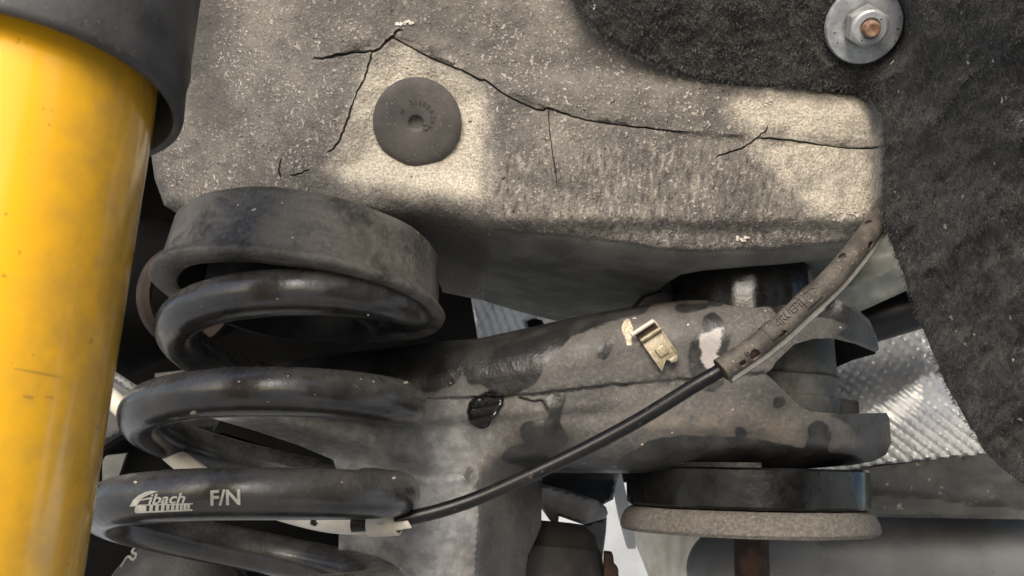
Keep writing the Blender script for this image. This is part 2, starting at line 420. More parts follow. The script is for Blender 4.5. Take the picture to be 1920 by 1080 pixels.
def m_arm(name="dirty_steel"):
    k = NM(name, 0.6, 0, 0.4)
    f = k.noise(30, 6, 0.65, 0.3); g = k.noise(520, 4, 0.65); h = k.noise(160, 5, 0.6)
    dusty = k.mix(k.ramp(f, 0.34, 0.66), (0.062, 0.059, 0.056), (0.112, 0.105, 0.097))
    dusty = k.mix(k.ramp(g, 0.45, 0.68, 0, 0.36), dusty, (0.21, 0.194, 0.17))
    dusty = k.mix(k.ramp(h, 0.58, 0.74, 0, 0.35), dusty, (0.07, 0.066, 0.06))
    br = k.math('MULTIPLY', k.ramp(k.attr("brown"), -30, 50), k.ramp(k.noise(120, 5, 0.65), 0.35, 0.62))
    dusty = k.mix(k.math('MULTIPLY', br, 0.5), dusty, (0.19, 0.148, 0.108))
    gr = k.ramp(k.math('ADD', k.attr("grey"), k.math('MULTIPLY', k.math('SUBTRACT', k.noise(55, 5, 0.65), 0.5), 120.0)), -30, 50)
    greyc = k.mix(k.ramp(k.noise(140, 5, 0.65), 0.35, 0.68), (0.17, 0.173, 0.174), (0.29, 0.29, 0.283))
    dusty = k.mix(gr, dusty, greyc)
    wob = k.math('MULTIPLY', k.math('SUBTRACT', k.noise(95, 4, 0.6), 0.5), 15.0)
    s = k.math('ADD', k.attr("stain"), wob)
    wet = k.math('MULTIPLY', k.ramp(s, -2.2, 3.0), k.ramp(k.noise(48, 5, 0.65), 0.28, 0.5, 0.78, 1.0))
    rim = k.math('MULTIPLY', k.ramp(s, -26, 0), 0.5)
    wc = k.mix(k.ramp(k.noise(70, 4, 0.6), 0.35, 0.7), (0.015, 0.0148, 0.0145), (0.038, 0.037, 0.0355))
    col = k.mix(rim, dusty, (0.06, 0.055, 0.05)); col = k.mix(wet, col, wc)
    pw = k.ramp(k.math('ADD', k.attr("patch"), k.math('MULTIPLY', k.math('SUBTRACT', k.noise(230, 5, 0.65), 0.5), 26.0)), -3, 4)
    pc = k.mix(k.ramp(k.noise(900, 3, 0.6, 1.0), 0.62, 0.68), (0.33, 0.305, 0.295), (0.12, 0.105, 0.10))
    col = k.mix(pw, col, pc)
    mw = k.ramp(k.math('ADD', k.attr("mud"), k.math('MULTIPLY', k.math('SUBTRACT', k.noise(300, 4, 0.6), 0.5), 7.0)), -1, 1)
    col = k.mix(mw, col, k.mix(k.ramp(k.noise(700, 3, 0.6), 0.4, 0.62), (0.36, 0.29, 0.2), (0.6, 0.5, 0.37)))
    col = k.mix(k.ramp(k.attr("crack"), 0.2, 0.95, 0, 0.85), col, (0.012, 0.011, 0.01))
    col = k.mix(k.ramp(k.noise(210, 2, 0.5), 0.74, 0.77), col, (0.5, 0.47, 0.4))
    rgh = k.math('SUBTRACT', 0.62, k.math('MULTIPLY', wet, 0.30)); k.set("Roughness", rgh)
    return k.done(col, k.bump(k.math('ADD', g, h), 0.00045, 0.8))

def m_metal(name, c1, c2, rough, scale=90, metal=1.0, bump=0.0002, bs=500):
    k = NM(name, rough, metal)
    c = k.mix(k.ramp(k.noise(scale, 6, 0.65), 0.35, 0.68), c1, c2)
    c = k.mix(k.ramp(k.noise(600, 2, 0.5), 0.70, 0.75), c, (0.04, 0.035, 0.03))
    k.set("Roughness", k.ramp(k.noise(scale * 2, 5, 0.6), 0.3, 0.7, rough * 0.8, min(1, rough * 1.25)))
    return k.done(c, k.bump(k.noise(bs, 4, 0.6), bump))

def m_zinc():
    k = NM("zinc_washer", 0.5, 0.3)
    vl = k.n.new("ShaderNodeVectorMath"); vl.operation = 'LENGTH'; k.l.new(k.co, vl.inputs[0]); r = vl.outputs["Value"]
    c = k.mix(k.ramp(k.noise(110, 6, .65), .35, .68), (0.24, 0.255, 0.27), (0.42, 0.435, 0.455))
    wr_ = k.math('ADD', r, k.math('MULTIPLY', k.math('SUBTRACT', k.noise(160, 4, .6), .5), .004))
    c = k.mix(k.ramp(wr_, .0115, .0088, 0, .75), c, (0.12, 0.108, 0.095))
    c = k.mix(k.ramp(k.noise(420, 2, .5), .68, .74), c, (0.06, 0.055, 0.05))
    k.set("Roughness", k.ramp(k.noise(150, 5, .6), .3, .7, .35, .65))
    return k.done(c, k.bump(k.noise(220, 5, .6), .0006))
MT = dict(
    under=m_undercoat(), felt=m_felt(), yellow=m_yellow(), coil=m_coil(), cup=m_cup(), arm=m_arm(),
    boot=simple("boot_rubber", (0.032, 0.032, 0.033), (0.070, 0.070, 0.070), 30, 0.5, 0, 0.4, 0.0002, 500, (0.11, 0.108, 0.10), 0.75),
    dark=simple("deep_shade_black", (0.0025, 0.0025, 0.0025), (0.005, 0.005, 0.005), 12, 0.9, 0, 0.05),  # near-black colour standing for deep shade in the hollows
    blackgloss=simple("oily_black_rubber", (0.004, 0.004, 0.004), (0.010, 0.010, 0.010), 60, 0.14, 0, 0.36, 0.0004, 120, None, 0.30),
    blackrub=simple("black_rubber", (0.012, 0.012, 0.012), (0.03, 0.029, 0.028), 50, 0.6, 0, 0.3, 0.0005, 400),
    foam=simple("crumbled_foam", (0.008, 0.008, 0.007), (0.03, 0.028, 0.025), 300, 0.95, 0, 0.1, 0.002, 700, (0.07, 0.065, 0.055)),
    plug=simple("plug_rubber", (0.062, 0.057, 0.054), (0.092, 0.084, 0.078), 60, 0.75, 0, 0.25, 0.00025, 600, (0.22, 0.2, 0.18)),
    zinc=m_metal("zinc", (0.27, 0.285, 0.30), (0.42, 0.435, 0.455), 0.55, 60, 0.35, 0.0003, 350),
    zincdull=m_metal("zinc_dull", (0.22, 0.215, 0.21), (0.36, 0.36, 0.355), 0.6, 90, 0.3, 0.0003, 350),
    rust=simple("rusty_stud", (0.17, 0.085, 0.05), (0.27, 0.19, 0.13), 300, 0.8, 0, 0.3, 0.0006, 700),
    rustdark=simple("brown_rust", (0.022, 0.012, 0.008), (0.06, 0.034, 0.022), 90, 0.75, 0, 0.3, 0.0007, 500),
    sheath=simple("black_cable", (0.004, 0.004, 0.0045), (0.010, 0.010, 0.010), 60, 0.30, 0, 0.28, 0.00008, 300, (0.05, 0.048, 0.042), 0.36),
    conduit=simple("brown_conduit", (0.045, 0.039, 0.033), (0.098, 0.086, 0.072), 90, 0.6, 0, 0.35, 0.0009, 420, (0.26, 0.235, 0.2)),
    flange=simple("grey_conduit_edge", (0.10, 0.098, 0.09), (0.17, 0.164, 0.15), 80, 0.55, 0, 0.35, 0.0003, 420),
    cream=simple("cream_plastic", (0.50, 0.46, 0.38), (0.64, 0.60, 0.52), 50, 0.45, 0, 0.4, 0.0002, 300),
    brass=m_metal("zinc_yellow", (0.19, 0.16, 0.105), (0.32, 0.28, 0.20), 0.45, 200, 0.35, 0.0003, 500),
    alu=m_metal("aluminium", (0.58, 0.58, 0.57), (0.70, 0.70, 0.69), 0.42, 30, 0.45, 0.0001, 400),
    washer=simple("pitted_washer", (0.092, 0.084, 0.074), (0.155, 0.141, 0.123), 500, 0.85, 0, 0.25, 0.0011, 900, (0.42, 0.39, 0.34)),
    steel=m_metal("grey_steel", (0.12, 0.12, 0.118), (0.17, 0.17, 0.166), 0.48, 18, 0.25, 0.0003, 300),
    palepanel=simple("pale_painted_panel", (0.20, 0.205, 0.17), (0.34, 0.34, 0.29), 26, 0.5, 0, 0.4, 0.0004, 150),
    browngrey=simple("weathered_sheet", (0.05, 0.049, 0.045), (0.09, 0.088, 0.08), 22, 0.7, 0, 0.3, 0.0012, 120, (0.2, 0.19, 0.17)),
    darkmetal=simple("dark_bracket_paint", (0.022, 0.022, 0.024), (0.06, 0.06, 0.06), 30, 0.4, 0, 0.5, 0.0002, 300, None, 0.6),
    greydust=simple("grey_dusty_metal", (0.13, 0.13, 0.13), (0.26, 0.255, 0.24), 45, 0.55, 0, 0.4, 0.0005, 350),
    print=simple("silver_print", (0.36, 0.34, 0.295), (0.50, 0.475, 0.41), 200, 0.5, 0, 0.4),
    blackprint=simple("black_gap", (0.015, 0.015, 0.015), (0.02, 0.02, 0.02), 60, 0.35),
    ground=simple("pale_concrete", (0.50, 0.50, 0.48), (0.62, 0.62, 0.60), 3, 0.9, 0, 0.2, 0.002, 60),
    fleck=simple("chalk_fleck", (0.40, 0.37, 0.32), (0.62, 0.585, 0.52), 500, 0.8),
)

# ------------------------------------------------------------------ setting
g = mesh_obj("ground", [(-400, -400, 0), (400, -400, 0), (400, 400, 0), (-400, 400, 0)], [(0, 1, 2, 3)], MT['ground'], smooth=False)
tag(g, kind="structure")
# near-black back sheet added for deep shade under the car; ceiling pan blocks sky
relief("shade_backdrop", [(-900, -900), (2700, -900), (2700, 900), (1960, 905), (1360, 905), (1000, 905), (990, 1130), (-900, 1180)],
       lambda x, y: 1.0 + 0 * x, MT['dark'], None, step=120, thick=0.02)["kind"] = "structure"
pan = mesh_obj("floor_pan", [(-1, .34, 1.02), (1, .34, 1.02), (1, 1.4, .96), (-1, 1.4, .96), (-1, .34, 1.04), (1, .34, 1.04), (1, 1.4, .98), (-1, 1.4, .98)],
               [(0, 1, 2, 3), (4, 5, 6, 7), (0, 1, 5, 4), (1, 2, 6, 5), (2, 3, 7, 6), (3, 0, 4, 7)], MT['dark'], smooth=False)
pan["kind"] = "structure"
# unseen wheel arch overhead and to the right, placed to block sky light
def arch():
    V, F = [], []
    prof = [(.30, 1.16), (.45, 1.15), (.64, 1.06), (.78, .84), (.82, .55), (.80, .35)]
    c = catmull(prof, 6)
    for k, (x, z) in enumerate(c):
        for y in (-.02, .15, .32): V.append((x - .45, y, z))
    n = len(c)
    for i in range(n - 1):
        for j in range(2): F.append((i * 3 + j, i * 3 + j + 1, i * 3 + j + 4, i * 3 + j + 3))
    m = len(V); V += [(x + (.01 if x > .2 else 0), y, z + .01) for x, y, z in V]
    F += [tuple(m + q for q in f) for f in F[:]]
    return V, F
V_, F_ = arch()
wa = mesh_obj("wheel_arch", V_, F_, MT['dark']); wa["kind"] = "structure"
# unseen dark panel added behind the viewer's right shoulder to darken reflections
cb_ = catmull([(.27, -.27), (.40, -.28), (.62, -.22), (.80, -.06)], 6); V_ = [(x, y, z) for x, y in cb_ for z in (.22, 1.05)]
V_ += [(x + .01, y - .02, z) for x, y, z in V_]; n_ = len(cb_)
F_ = [(2 * i + o, 2 * i + 1 + o, 2 * i + 3 + o, 2 * i + 2 + o) for i in range(n_ - 1) for o in (0, 2 * n_)]
F_ += [(0, 1, 2 * n_ + 1, 2 * n_), (2 * n_ - 2, 2 * n_ - 1, 4 * n_ - 1, 4 * n_ - 2)] + [(2 * i + k, 2 * i + 2 + k, 2 * i + 2 + k + 2 * n_, 2 * i + k + 2 * n_) for i in range(n_ - 1) for k in (0, 1)]
bs_ = mesh_obj("reflection_blocker", V_, F_, MT['darkmetal']); bs_["kind"] = "structure"
bw_ = mesh_obj("bright_backdrop", [(-1.5, 4, 0), (3.5, 4, 0), (3.5, 4, 2.2), (-1.5, 4, 2.2), (-1.5, 4.2, 0), (3.5, 4.2, 0), (3.5, 4.2, 2.2), (-1.5, 4.2, 2.2)], [(0, 1, 2, 3), (4, 5, 6, 7), (0, 1, 5, 4), (1, 2, 6, 5), (2, 3, 7, 6), (3, 0, 4, 7)],
               simple("bright_backdrop_paint", (.27, .28, .28), (.36, .37, .37), 3, .8), smooth=False); bw_["kind"] = "structure"  # wall added so the low gaps read bright

# ------------------------------------------------------------------ frame rail
FOLD = [(200, 440), (560, 392), (700, 385), (830, 392), (920, 420), (1000, 432), (1100, 441), (1280, 466), (1450, 462), (1600, 446), (1700, 430)]
CR = [  # open seams of the sealed sheet metal
    [(598, 112), (640, 102), (700, 95), (720, 84), (736, 68), (752, 56)],
    [(736, 70), (790, 100), (828, 118), (868, 133), (900, 150), (912, 152), (950, 180), (1010, 206), (1028, 203), (1070, 217), (1110, 228), (1180, 237), (1280, 248)],
    [(698, 97), (686, 140), (664, 190), (654, 220), (640, 258), (618, 286)],
    [(1346, 292), (1390, 278), (1420, 258), (1440, 242)],
    [(1424, 258), (1480, 262), (1540, 272), (1600, 278), (1652, 277)],
    [(1028, 204), (1032, 250), (1044, 345)], [(526, 300), (524, 318), (526, 332)], [(545, 329), (562, 325), (580, 318)],
]
CW = [3.6, 2.4, 2.6, 2.2, 2.1, 1.0, 1.8, 1.8]
CRS = [catmull(c, 6) + np.stack([fbm(catmull(c, 6)[:, 0] / 6, catmull(c, 6)[:, 1] / 6, 2)] * 2, -1) * 3.0 for c in CR]
crease = [(905, 150), (912, 250), (916, 330), (918, 412)]
def crackval(P):
    v = np.zeros(len(P))
    for c, wd in zip(CRS, CW):
        s_ = np.linspace(0, 1, len(c)); dm = np.full(len(P), 1e9); tt = np.zeros(len(P))
        near = linedist(P, c) < wd * 1.5; Pn = P[near]
        if not len(Pn): continue
        D2 = ((Pn[:, None] - c[None]) ** 2).sum(-1); tt = s_[D2.argmin(1)]
        ww = wd * (0.55 + 0.75 * np.clip(fbm(tt * len(c) / 7 + wd, tt * 3 + wd * 2, 3) + .5, 0, 1.3)) * np.clip(np.minimum(tt + .12, 1.1 - tt) * 6, .25, 1)
        v[near] = np.maximum(v[near], np.clip(1 - linedist(Pn, c) / ww, 0, 1))
    return v
PALE = [[(740, 85), (800, 115), (880, 150), (908, 180), (912, 260), (915, 345), (880, 372), (780, 370), (690, 350), (620, 330), (612, 312), (640, 285), (665, 215), (690, 130)]]
PALE2 = [[(1400, 168), (1500, 172), (1600, 178), (1640, 200), (1652, 250), (1650, 274), (1560, 262), (1470, 250), (1390, 225), (1370, 195)]]
PALE3 = [[(1400, 262), (1480, 252), (1560, 262), (1656, 276), (1656, 390), (1600, 420), (1520, 408), (1470, 350)]]
def Drail(x, y):
    P = np.stack([x, y], -1)
    d = 0.446 + 0 * x
    d = d + 0.010 * ((x - 900) / 700) ** 2                                         # gentle bow of the member
    d = d + 0.016 * sstep(640, 300, x)                                             # rolls away at the left
    d = d - 0.006 * sstep(895, 930, x + fbm(x / 40, y / 40, 2) * 6) * sstep(120, 175, y) * sstep(440, 405, y)      # step up at the upright crease
    up = interp(x, [(600, 112), (740, 68), (905, 150), (1030, 204), (1280, 248), (1420, 258), (1650, 278)])
    d = d - 0.0018 * sstep(4, -4, y - up) * sstep(590, 640, x)                      # overlapping upper sheet
    d = d + 0.005 * sstep(0, 60, sdf(P, PALE[0]))                                   # shallow pan round the plug
    d = d - 0.0022 * np.exp(-((y - 205) / 40) ** 2) * sstep(1330, 1480, x)           # swage at the right end
    f = interp(x, FOLD); wv = 11.0
    sp = wv * np.logaddexp(0, (y - f) / wv)
    d = d + (sp * 0.00022 + sp ** 2 * 6.0e-6) * sstep(520, 860, x + 0 * y)
    d = d + 0.0016 * fbm(x / 55, y / 55, 3) + 0.0005 * fbm(x / 9, y / 9, 2)
    return d + 0.0022 * crackval(P) ** 0.8 - .0007 * np.max([np.clip(1 - np.abs(linedist(P, c) - 6) / 6.0, 0, 1) * np.clip(fbm(P[:, 0] / 16, P[:, 1] / 16, 2) + .35, 0, 1) for c in CRS[:5]], 0)
rail_ol = [(-160, -260), (1160, -260), (1140, -60), (1400, 100), (1500, 140), (1600, 158), (1645, 180), (1662, 235), (1664, 400), (1640, 440), (1590, 478), (1540, 487), (1480, 494), (1400, 500),
           (1320, 507), (1276, 515), (1250, 531), (1225, 553), (1190, 578), (1120, 606), (1060, 606), (980, 586), (900, 562), (830, 548), (808, 480), (760, 432), (600, 402), (420, 404), (345, 408), (308, 385), (290, 335), (280, 265), (240, 170), (40, 90), (-160, 40)]
ex = []
for c, wd in zip(CRS, CW):
    t = np.gradient(c, axis=0); t /= np.linalg.norm(t, axis=1)[:, None]; nn = np.stack([-t[:, 1], t[:, 0]], -1)
    cr = resample(c, 4, False); t = np.gradient(cr, axis=0); t /= np.linalg.norm(t, axis=1)[:, None] + 1e-9; nn = np.stack([-t[:, 1], t[:, 0]], -1)
    for o_ in (0, -wd * .55, wd * .55, -wd * 1.05, wd * 1.05): ex.append(cr + nn * o_)
def railP(P): return np.maximum(np.maximum(sdfs(P, PALE), sdfs(P, PALE2)), np.minimum(sdfs(P, PALE3) - 8, 12))
rail = relief("frame_rail", rail_ol, Drail, MT['under'], None, step=7, thick=0.05, rnd=34, rdepth=0.028, extra=ex,
              noround=lambda x, y: (y < 0) | (x < 0) | ((x > 600) & (y > 470)),
              attrs=dict(pale=railP, crack=crackval, lip=lambda P: np.max([np.clip(1 - np.abs(linedist(P, c) - 5.5) / 5.0, 0, 1) for c in CRS[:5]], 0),
                         under=lambda P: np.where(P[:, 0] > 560, P[:, 1] - interp(P[:, 0], FOLD) - 3, -50.0) - 400 * (P[:, 0] < 930) * sstep(925, 885, P[:, 0]),
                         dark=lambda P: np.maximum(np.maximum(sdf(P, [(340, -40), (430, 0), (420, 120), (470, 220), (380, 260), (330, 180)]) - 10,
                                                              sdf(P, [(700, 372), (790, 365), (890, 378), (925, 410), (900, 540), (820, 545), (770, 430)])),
                                                   -60 + 0 * P[:, 0]),  # painted shade: beside the boot, then right of the cup
                         streak=lambda P: sstep(240, 300, P[:, 1]) * sstep(900, 960, P[:, 0])))
tag(rail, "long dusty grey body rail with open sealer cracks and a pale dusty patch", "frame rail")

rbv = bvh_of(rail)
fl = []
for cx, cy, nn_, sx, sy in ((765, 44, 16, 18, 3.5), (752, 46, 5, 5, 2), (1392, 448, 10, 9, 7), (1600, 402, 16, 28, 6), (1575, 412, 8, 10, 4), (1440, 190, 6, 8, 16)):
    for q in range(nn_):
        x_, y_ = cx + rng.normal(0, sx * .6), cy + rng.normal(0, sy * .6); r_ = rng.uniform(1.5, 4.2); n_ = 7
        pv = [(x_ + r_ * rng.uniform(.6, 1.3) * math.cos(6.283 * t / n_), y_ + r_ * .7 * rng.uniform(.6, 1.3) * math.sin(6.283 * t / n_)) for t in range(n_)]
        fl.append((pv, [tuple(range(n_))]))
ck = decal("chalk_fleck", fl, rbv, MT['fleck'], rail, .0001, .0005, 6); ck["kind"] = "stuff"

# ------------------------------------------------------------------ rubber plug in the rail
pd_ = float(Drail(np.array([782.0]), np.array([230.0]))[0]); pr = 83 * pxm(pd_)
pax = camdir(-0.05, -0.28, 1).normalized(); pc_ = at(782, 230, pd_ - .0032)
plug = thing("rubber_plug", pc_, "round dark grey rubber plug set in the pale patch of the rail", "plug")
pb = lathe("cap", pc_, pax, [(0, 0.0008), (pr * .05, 0.0010), (pr * .12, 0.0012), (pr * .165, 0.0024), (pr * .185, 0.0030), (pr * .21, 0.0032), (pr * .5, 0.0036), (pr * .8, 0.0032), (pr * .93, 0.0024), (pr * .99, 0.0012), (pr, -0.0005), (pr * .9, -0.004)],
           MT['plug'], plug, 72)
bvp = bvh_of(pb)
chars = []
for ch, an in zip("N330024205", (-62, -17, -2, 14, 30, 47, 64, 86, 104, 122)):
    r_ = 27 if an > -40 else 25
    a_ = R_(an - 0); x_ = 780 + r_ * math.sin(a_); y_ = 221 - r_ * math.cos(a_)
    chars.append(font_px(ch, x_, y_, 12, an, 0, 1.0, 0.0, 'CENTER'))
decal("raised_number", chars, bvp, MT['plug'], plug, 0.00002, 0.0003, 4)
V_, F_ = [], []
for rr in (7.0, 9.5): V_ += [(799 + rr * math.cos(2 * math.pi * q / 20), 238 + rr * math.sin(2 * math.pi * q / 20)) for q in range(20)]
F_ = [(q, (q + 1) % 20, 20 + (q + 1) % 20, 20 + q) for q in range(20)]
decal("raised_ring", [([(v[0] - 1, v[1]) for v in [(799 + .62 * (x - 799), 238 + .62 * (y - 238)) for x, y in V_]], F_)], bvp, MT['plug'], plug, 0.00002, 0.0004, 4)

# ------------------------------------------------------------------ felt wheel arch liner
felt_ol = [(1030, -260), (1050, -60), (1072, 0), (1092, 32), (1130, 68), (1200, 108), (1300, 147), (1400, 163), (1500, 163), (1590, 170), (1632, 186), (1652, 215), (1657, 260), (1655, 340),
           (1656, 400), (1664, 440), (1690, 505), (1728, 612), (1778, 730), (1848, 850), (1905, 900), (1990, 960), (2150, 980), (2150, -260)]
NAX = np.array([-.06, -.45, 1.0])
def Dfelt(x, y):
    d = 0.441 - 0.117 * sstep(1560, 1990, x) - 0.012 * sstep(200, -60, y)
    d = d + 0.010 * np.exp(-((x - 1640 + (y - 100) * .25) / 60) ** 2) * sstep(60, 220, y)
    dg = (x * 0.77 - y * 0.64); ac = (x * 0.64 + y * 0.77)
    d = d + 0.0075 * fbm(dg / 170, ac / 75, 5) * sstep(1600, 1760, x) * sstep(0, 160, y) + 0.0035 * fbm(x / 60, y / 60, 4) + 0.0020 * fbm(dg / 26, ac / 12, 3)
    u, v = (x - 960) / FPX, -(y - 540) / FPX; p0 = .432 * np.array([(1619 - 960) / FPX, -(47 - 540) / FPX, -1.0]); dn = NAX.dot(p0) / (NAX[0] * u + NAX[1] * v - NAX[2])
    wgt = sstep(112, 70, np.hypot(x - 1619, y - 47))
    return d * (1 - wgt) + (dn + .0012) * wgt
felt_base = thing("wheel_arch_liner", at(1780, 500, .40), "black fuzzy felt wheel arch liner covering the right side", "wheel arch liner")
felt = relief("felt_sheet", felt_ol, Dfelt, MT['felt'], felt_base, step=6, thick=0.006, rnd=9, rdepth=0.004, rag=2.5,
              attrs=dict(dust=lambda P: np.clip(sstep(1560, 1850, P[:, 0]) * sstep(120, 500, P[:, 1]) * 0.85 + 0.25 * sstep(1350, 1060, P[:, 0]), 0, 1)))
fb = bvh_of(felt)
FV, FF = [], []
fol = np.array(felt_ol, float)
edge = resample(catmull(felt_ol[:20], 4), 2.2, False)
N_f = 15000
cand = np.stack([rng.uniform(1050, 1960, N_f * 2), rng.uniform(-20, 960, N_f * 2)], -1); cand = cand[inside(cand, fol)][:N_f]
cand = np.vstack([cand, edge[rng.integers(0, len(edge), 700)]])
dds = Dfelt(cand[:, 0], cand[:, 1])
for i, ((x, y), dd) in enumerate(zip(cand, dds)):
    L = rng.uniform(3, 11); an = rng.normal(2.3, 0.9); u = np.array([math.cos(an), math.sin(an)]) * L; wd = rng.uniform(.35, .75)
    nn = np.array([-math.sin(an), math.cos(an)]) * wd; b = rng.normal(0, 2, 2); lift = rng.uniform(.0008, .0034)
    p0 = (x, y); p1 = (x + u[0] * .5 + b[0], y + u[1] * .5 + b[1]); p2 = (x + u[0], y + u[1]); s = len(FV)
    for p, l, k in ((p0, -.0004, 1), (p1, lift, .8), (p2, lift * .6, .3)):
        for sg in (-1, 1): FV.append((p[0] + sg * nn[0] * k, p[1] + sg * nn[1] * k, dd - l - .0006))
    FF += [(s, s + 1, s + 3, s + 2), (s + 2, s + 3, s + 5, s + 4)]
FV = np.array(FV); FV = atn(FV[:, 0], FV[:, 1], FV[:, 2])
fm = simple("felt_fibre", (0.025, 0.025, 0.024), (0.10, 0.097, 0.09), 300, 0.8, 0, 0.3)
me = bpy.data.meshes.new("fibre"); me.from_pydata((FV - np.array(felt_base.location)).tolist(), [], FF); me.materials.append(fm)
fo = bpy.data.objects.new("fibre", me); COL.objects.link(fo); fo.parent = felt_base; fo["kind"] = "stuff"

# washer nut on the liner
nd = .4305
nax = camdir(*NAX).normalized(); no = at(1619, 47, nd)
nut = thing("washer_nut", no, "zinc washer nut with rusty stud on the black felt liner", "nut")
s_ = pxm(nd)
lathe("washer", no, nax, [(0, 0.0016), (24 * s_, 0.0016), (36 * s_, 0.0019), (40 * s_, 0.0020), (56 * s_, 0.0024), (69 * s_, 0.0022), (71.5 * s_, 0.0012), (71.5 * s_, -.0005), (60 * s_, -.001)], m_zinc(), nut, 64)
ax_ = axes(nax, camdir(1, 0.05, 0))
hexp = [(40 * s_ * math.cos(R_(60 * q + 28)), 40 * s_ * math.sin(R_(60 * q + 28))) for q in range(6)]
hx = prism("hex_nut", no, ax_, hexp, 0.0012, 0.0098, MT['zincdull'], nut, 0.0006)
lathe("nut_collar", no, nax, [(34 * s_, 0.0085), (33 * s_, 0.0100), (29 * s_, 0.0108), (20 * s_, 0.0109), (17 * s_, 0.0102), (16.5 * s_, 0.005)], MT['zinc'], nut, 40)
lathe("stud", no, nax, [(16 * s_, 0.006), (15.4 * s_, 0.0108), (14 * s_, 0.0113), (15.4 * s_, .0118), (14 * s_, .0123), (15.2 * s_, .0128), (14.5 * s_, .0142), (12 * s_, 0.0150), (9 * s_, .0149), (4 * s_, .0143), (0, .0143)], MT['rust'], nut, 28, sharp=60)

# ------------------------------------------------------------------ shock absorber
sa, sb = at(26, 150, .250), at(-168, 1075, .211)
sdir = (sa - sb).normalized(); top = sa + sdir * 0.03; bot = sb - sdir * 0.03
shock = thing("shock_absorber", bot, "bright yellow damper tube under a black dust boot at the left edge", "shock absorber")
RT = .0368
xx, yy, zz = axes(sdir); nz, ns = 260, 420; Ls = (top - bot).length + .06
SCUF = [[(28, 693), (70, 699), (118, 707)], [(45, 743), (60, 746)], [(85, 745), (98, 747)], [(182, 800), (184, 803)], [(62, 666), (63, 668)], [(10, 400), (12, 402)]]
hh_ = np.repeat(Ls * np.arange(nz + 1) / nz, ns); aa_ = np.tile(2 * math.pi * np.arange(ns) / ns, nz + 1)
V_ = np.array(bot) + np.outer(hh_, zz) + RT * (np.outer(np.cos(aa_), xx) + np.outer(np.sin(aa_), yy))
vv = (V_ - NC) @ NR; PX = np.stack([960 + FPX * vv[:, 0] / -vv[:, 2], 540 - FPX * vv[:, 1] / -vv[:, 2]], -1)
scf = np.max([(3.0 if k < 1 else 3.5) - linedist(PX, c) for k, c in enumerate(SCUF)], 0)
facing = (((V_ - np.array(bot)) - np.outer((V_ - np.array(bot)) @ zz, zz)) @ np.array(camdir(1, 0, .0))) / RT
F_ = [(i * ns + j, i * ns + (j + 1) % ns, (i + 1) * ns + (j + 1) % ns, (i + 1) * ns + j) for i in range(nz) for j in range(ns)]
mesh_obj("tube", V_, F_, MT['yellow'], shock, attrs=dict(scuff=scf, grime=sstep(.55, 1.0, facing)))
bo = at(22, 180, .2485)
RB = .0442
lathe("dust_boot", bo, sdir, [(RB - .0032, .05), (RB - .0034, .004), (RB - .0026, .0004), (RB - .0012, 0), (RB - .0001, .0005), (RB + .0002, .002), (RB, .006), (RB - .0003, .012), (RB + .0004, .016), (RB, .02), (RB, .14)], MT['boot'], shock, 128, sharp=60)

# ------------------------------------------------------------------ coil spring
LEAN = 0.075
P3 = at(484, 948, .412)
SX, SY = P3.x, P3.y
ZB = P3.z
WR = 0.0101
def helix(a, zoff=0.0):      # a in turns downwards, 0 = front (camera side) of the lowest printed coil; negative = higher
    ang = a * 2 * math.pi
    Rc = 0.0626 - 0.0046 * max(0, -a)
    z = ZB - 0.0415 * a + (0.009 * (max(0, -a - 1.5)) ** 2 if a < -1.5 else 0)
    # a=0 front; rising a goes front -> left -> back -> right
    return Vector((SX + LEAN * (z - ZB) - Rc * math.sin(ang), SY - Rc * math.cos(ang), z + zoff))
spring = thing("coil_spring", Vector((SX, SY, ZB - .09)), "thick black coil spring with silver lettering on its lowest full turn", "coil spring")
aa = np.linspace(-2.72, 1.35, 430)
coil = sweep("coil", [helix(a) for a in aa], WR, MT['coil'], spring, 40, True, up=(0, 0, 1))
cb = bvh_of(coil)

# lettering: swoosh E, ibach, ruled bar, F/N
logo = []
logo.append(polyfill([(244, 949), (250, 938), (260, 929), (273, 922.5), (286, 920), (297, 921.5), (287, 925.2), (277, 929), (267, 934), (257, 947.5), (249, 949.5)]))
logo.append(polyfill([(264, 936.2), (284, 932.2), (280.5, 935.8), (263, 939)]))
logo.append(font_px("ibach", 277, 945, 26.5, -2.2, 0.32, 1.26, 0.018))
logo.append(polyfill([(254, 950), (260, 946.3), (275, 945.8), (275, 959), (253, 959)]))
xb = 275
bars = [5.4, 4.6, 4.4, 3.4, 3.2, 2.6, 2.2, 1.7, 1.4]; gaps = [6.4, 6.4, 6.2, 6.0, 5.8, 5.6, 5.4, 5.2, 5.0]
def yb(x, b): return b - (x - 260) * 0.030
for wv_, gp in zip(bars, gaps):
    logo.append(polyfill([(xb + wv_ + 1, yb(xb, 946.4)), (xb + wv_ + gp + 1, yb(xb, 946.2)), (xb + wv_ + gp, yb(xb, 958.2)), (xb + wv_, yb(xb, 958.4))]))
    xb += wv_ + gp
logo.append(polyfill([(255, yb(255, 948.2)), (262, yb(262, 946.1)), (362.5, yb(362, 946)), (361.8, yb(362, 948.4))]))
logo.append(polyfill([(253, yb(255, 958.8)), (361.5, yb(362, 957)), (361, yb(362, 960.2)), (256, yb(255, 961.6))]))
logo.append(font_px("F/N", 393, 947, 39, -2, 0.02, 1.0, 0.026))
decal("lettering", logo, cb, MT['print'], spring, 0.00022, 0, 4)

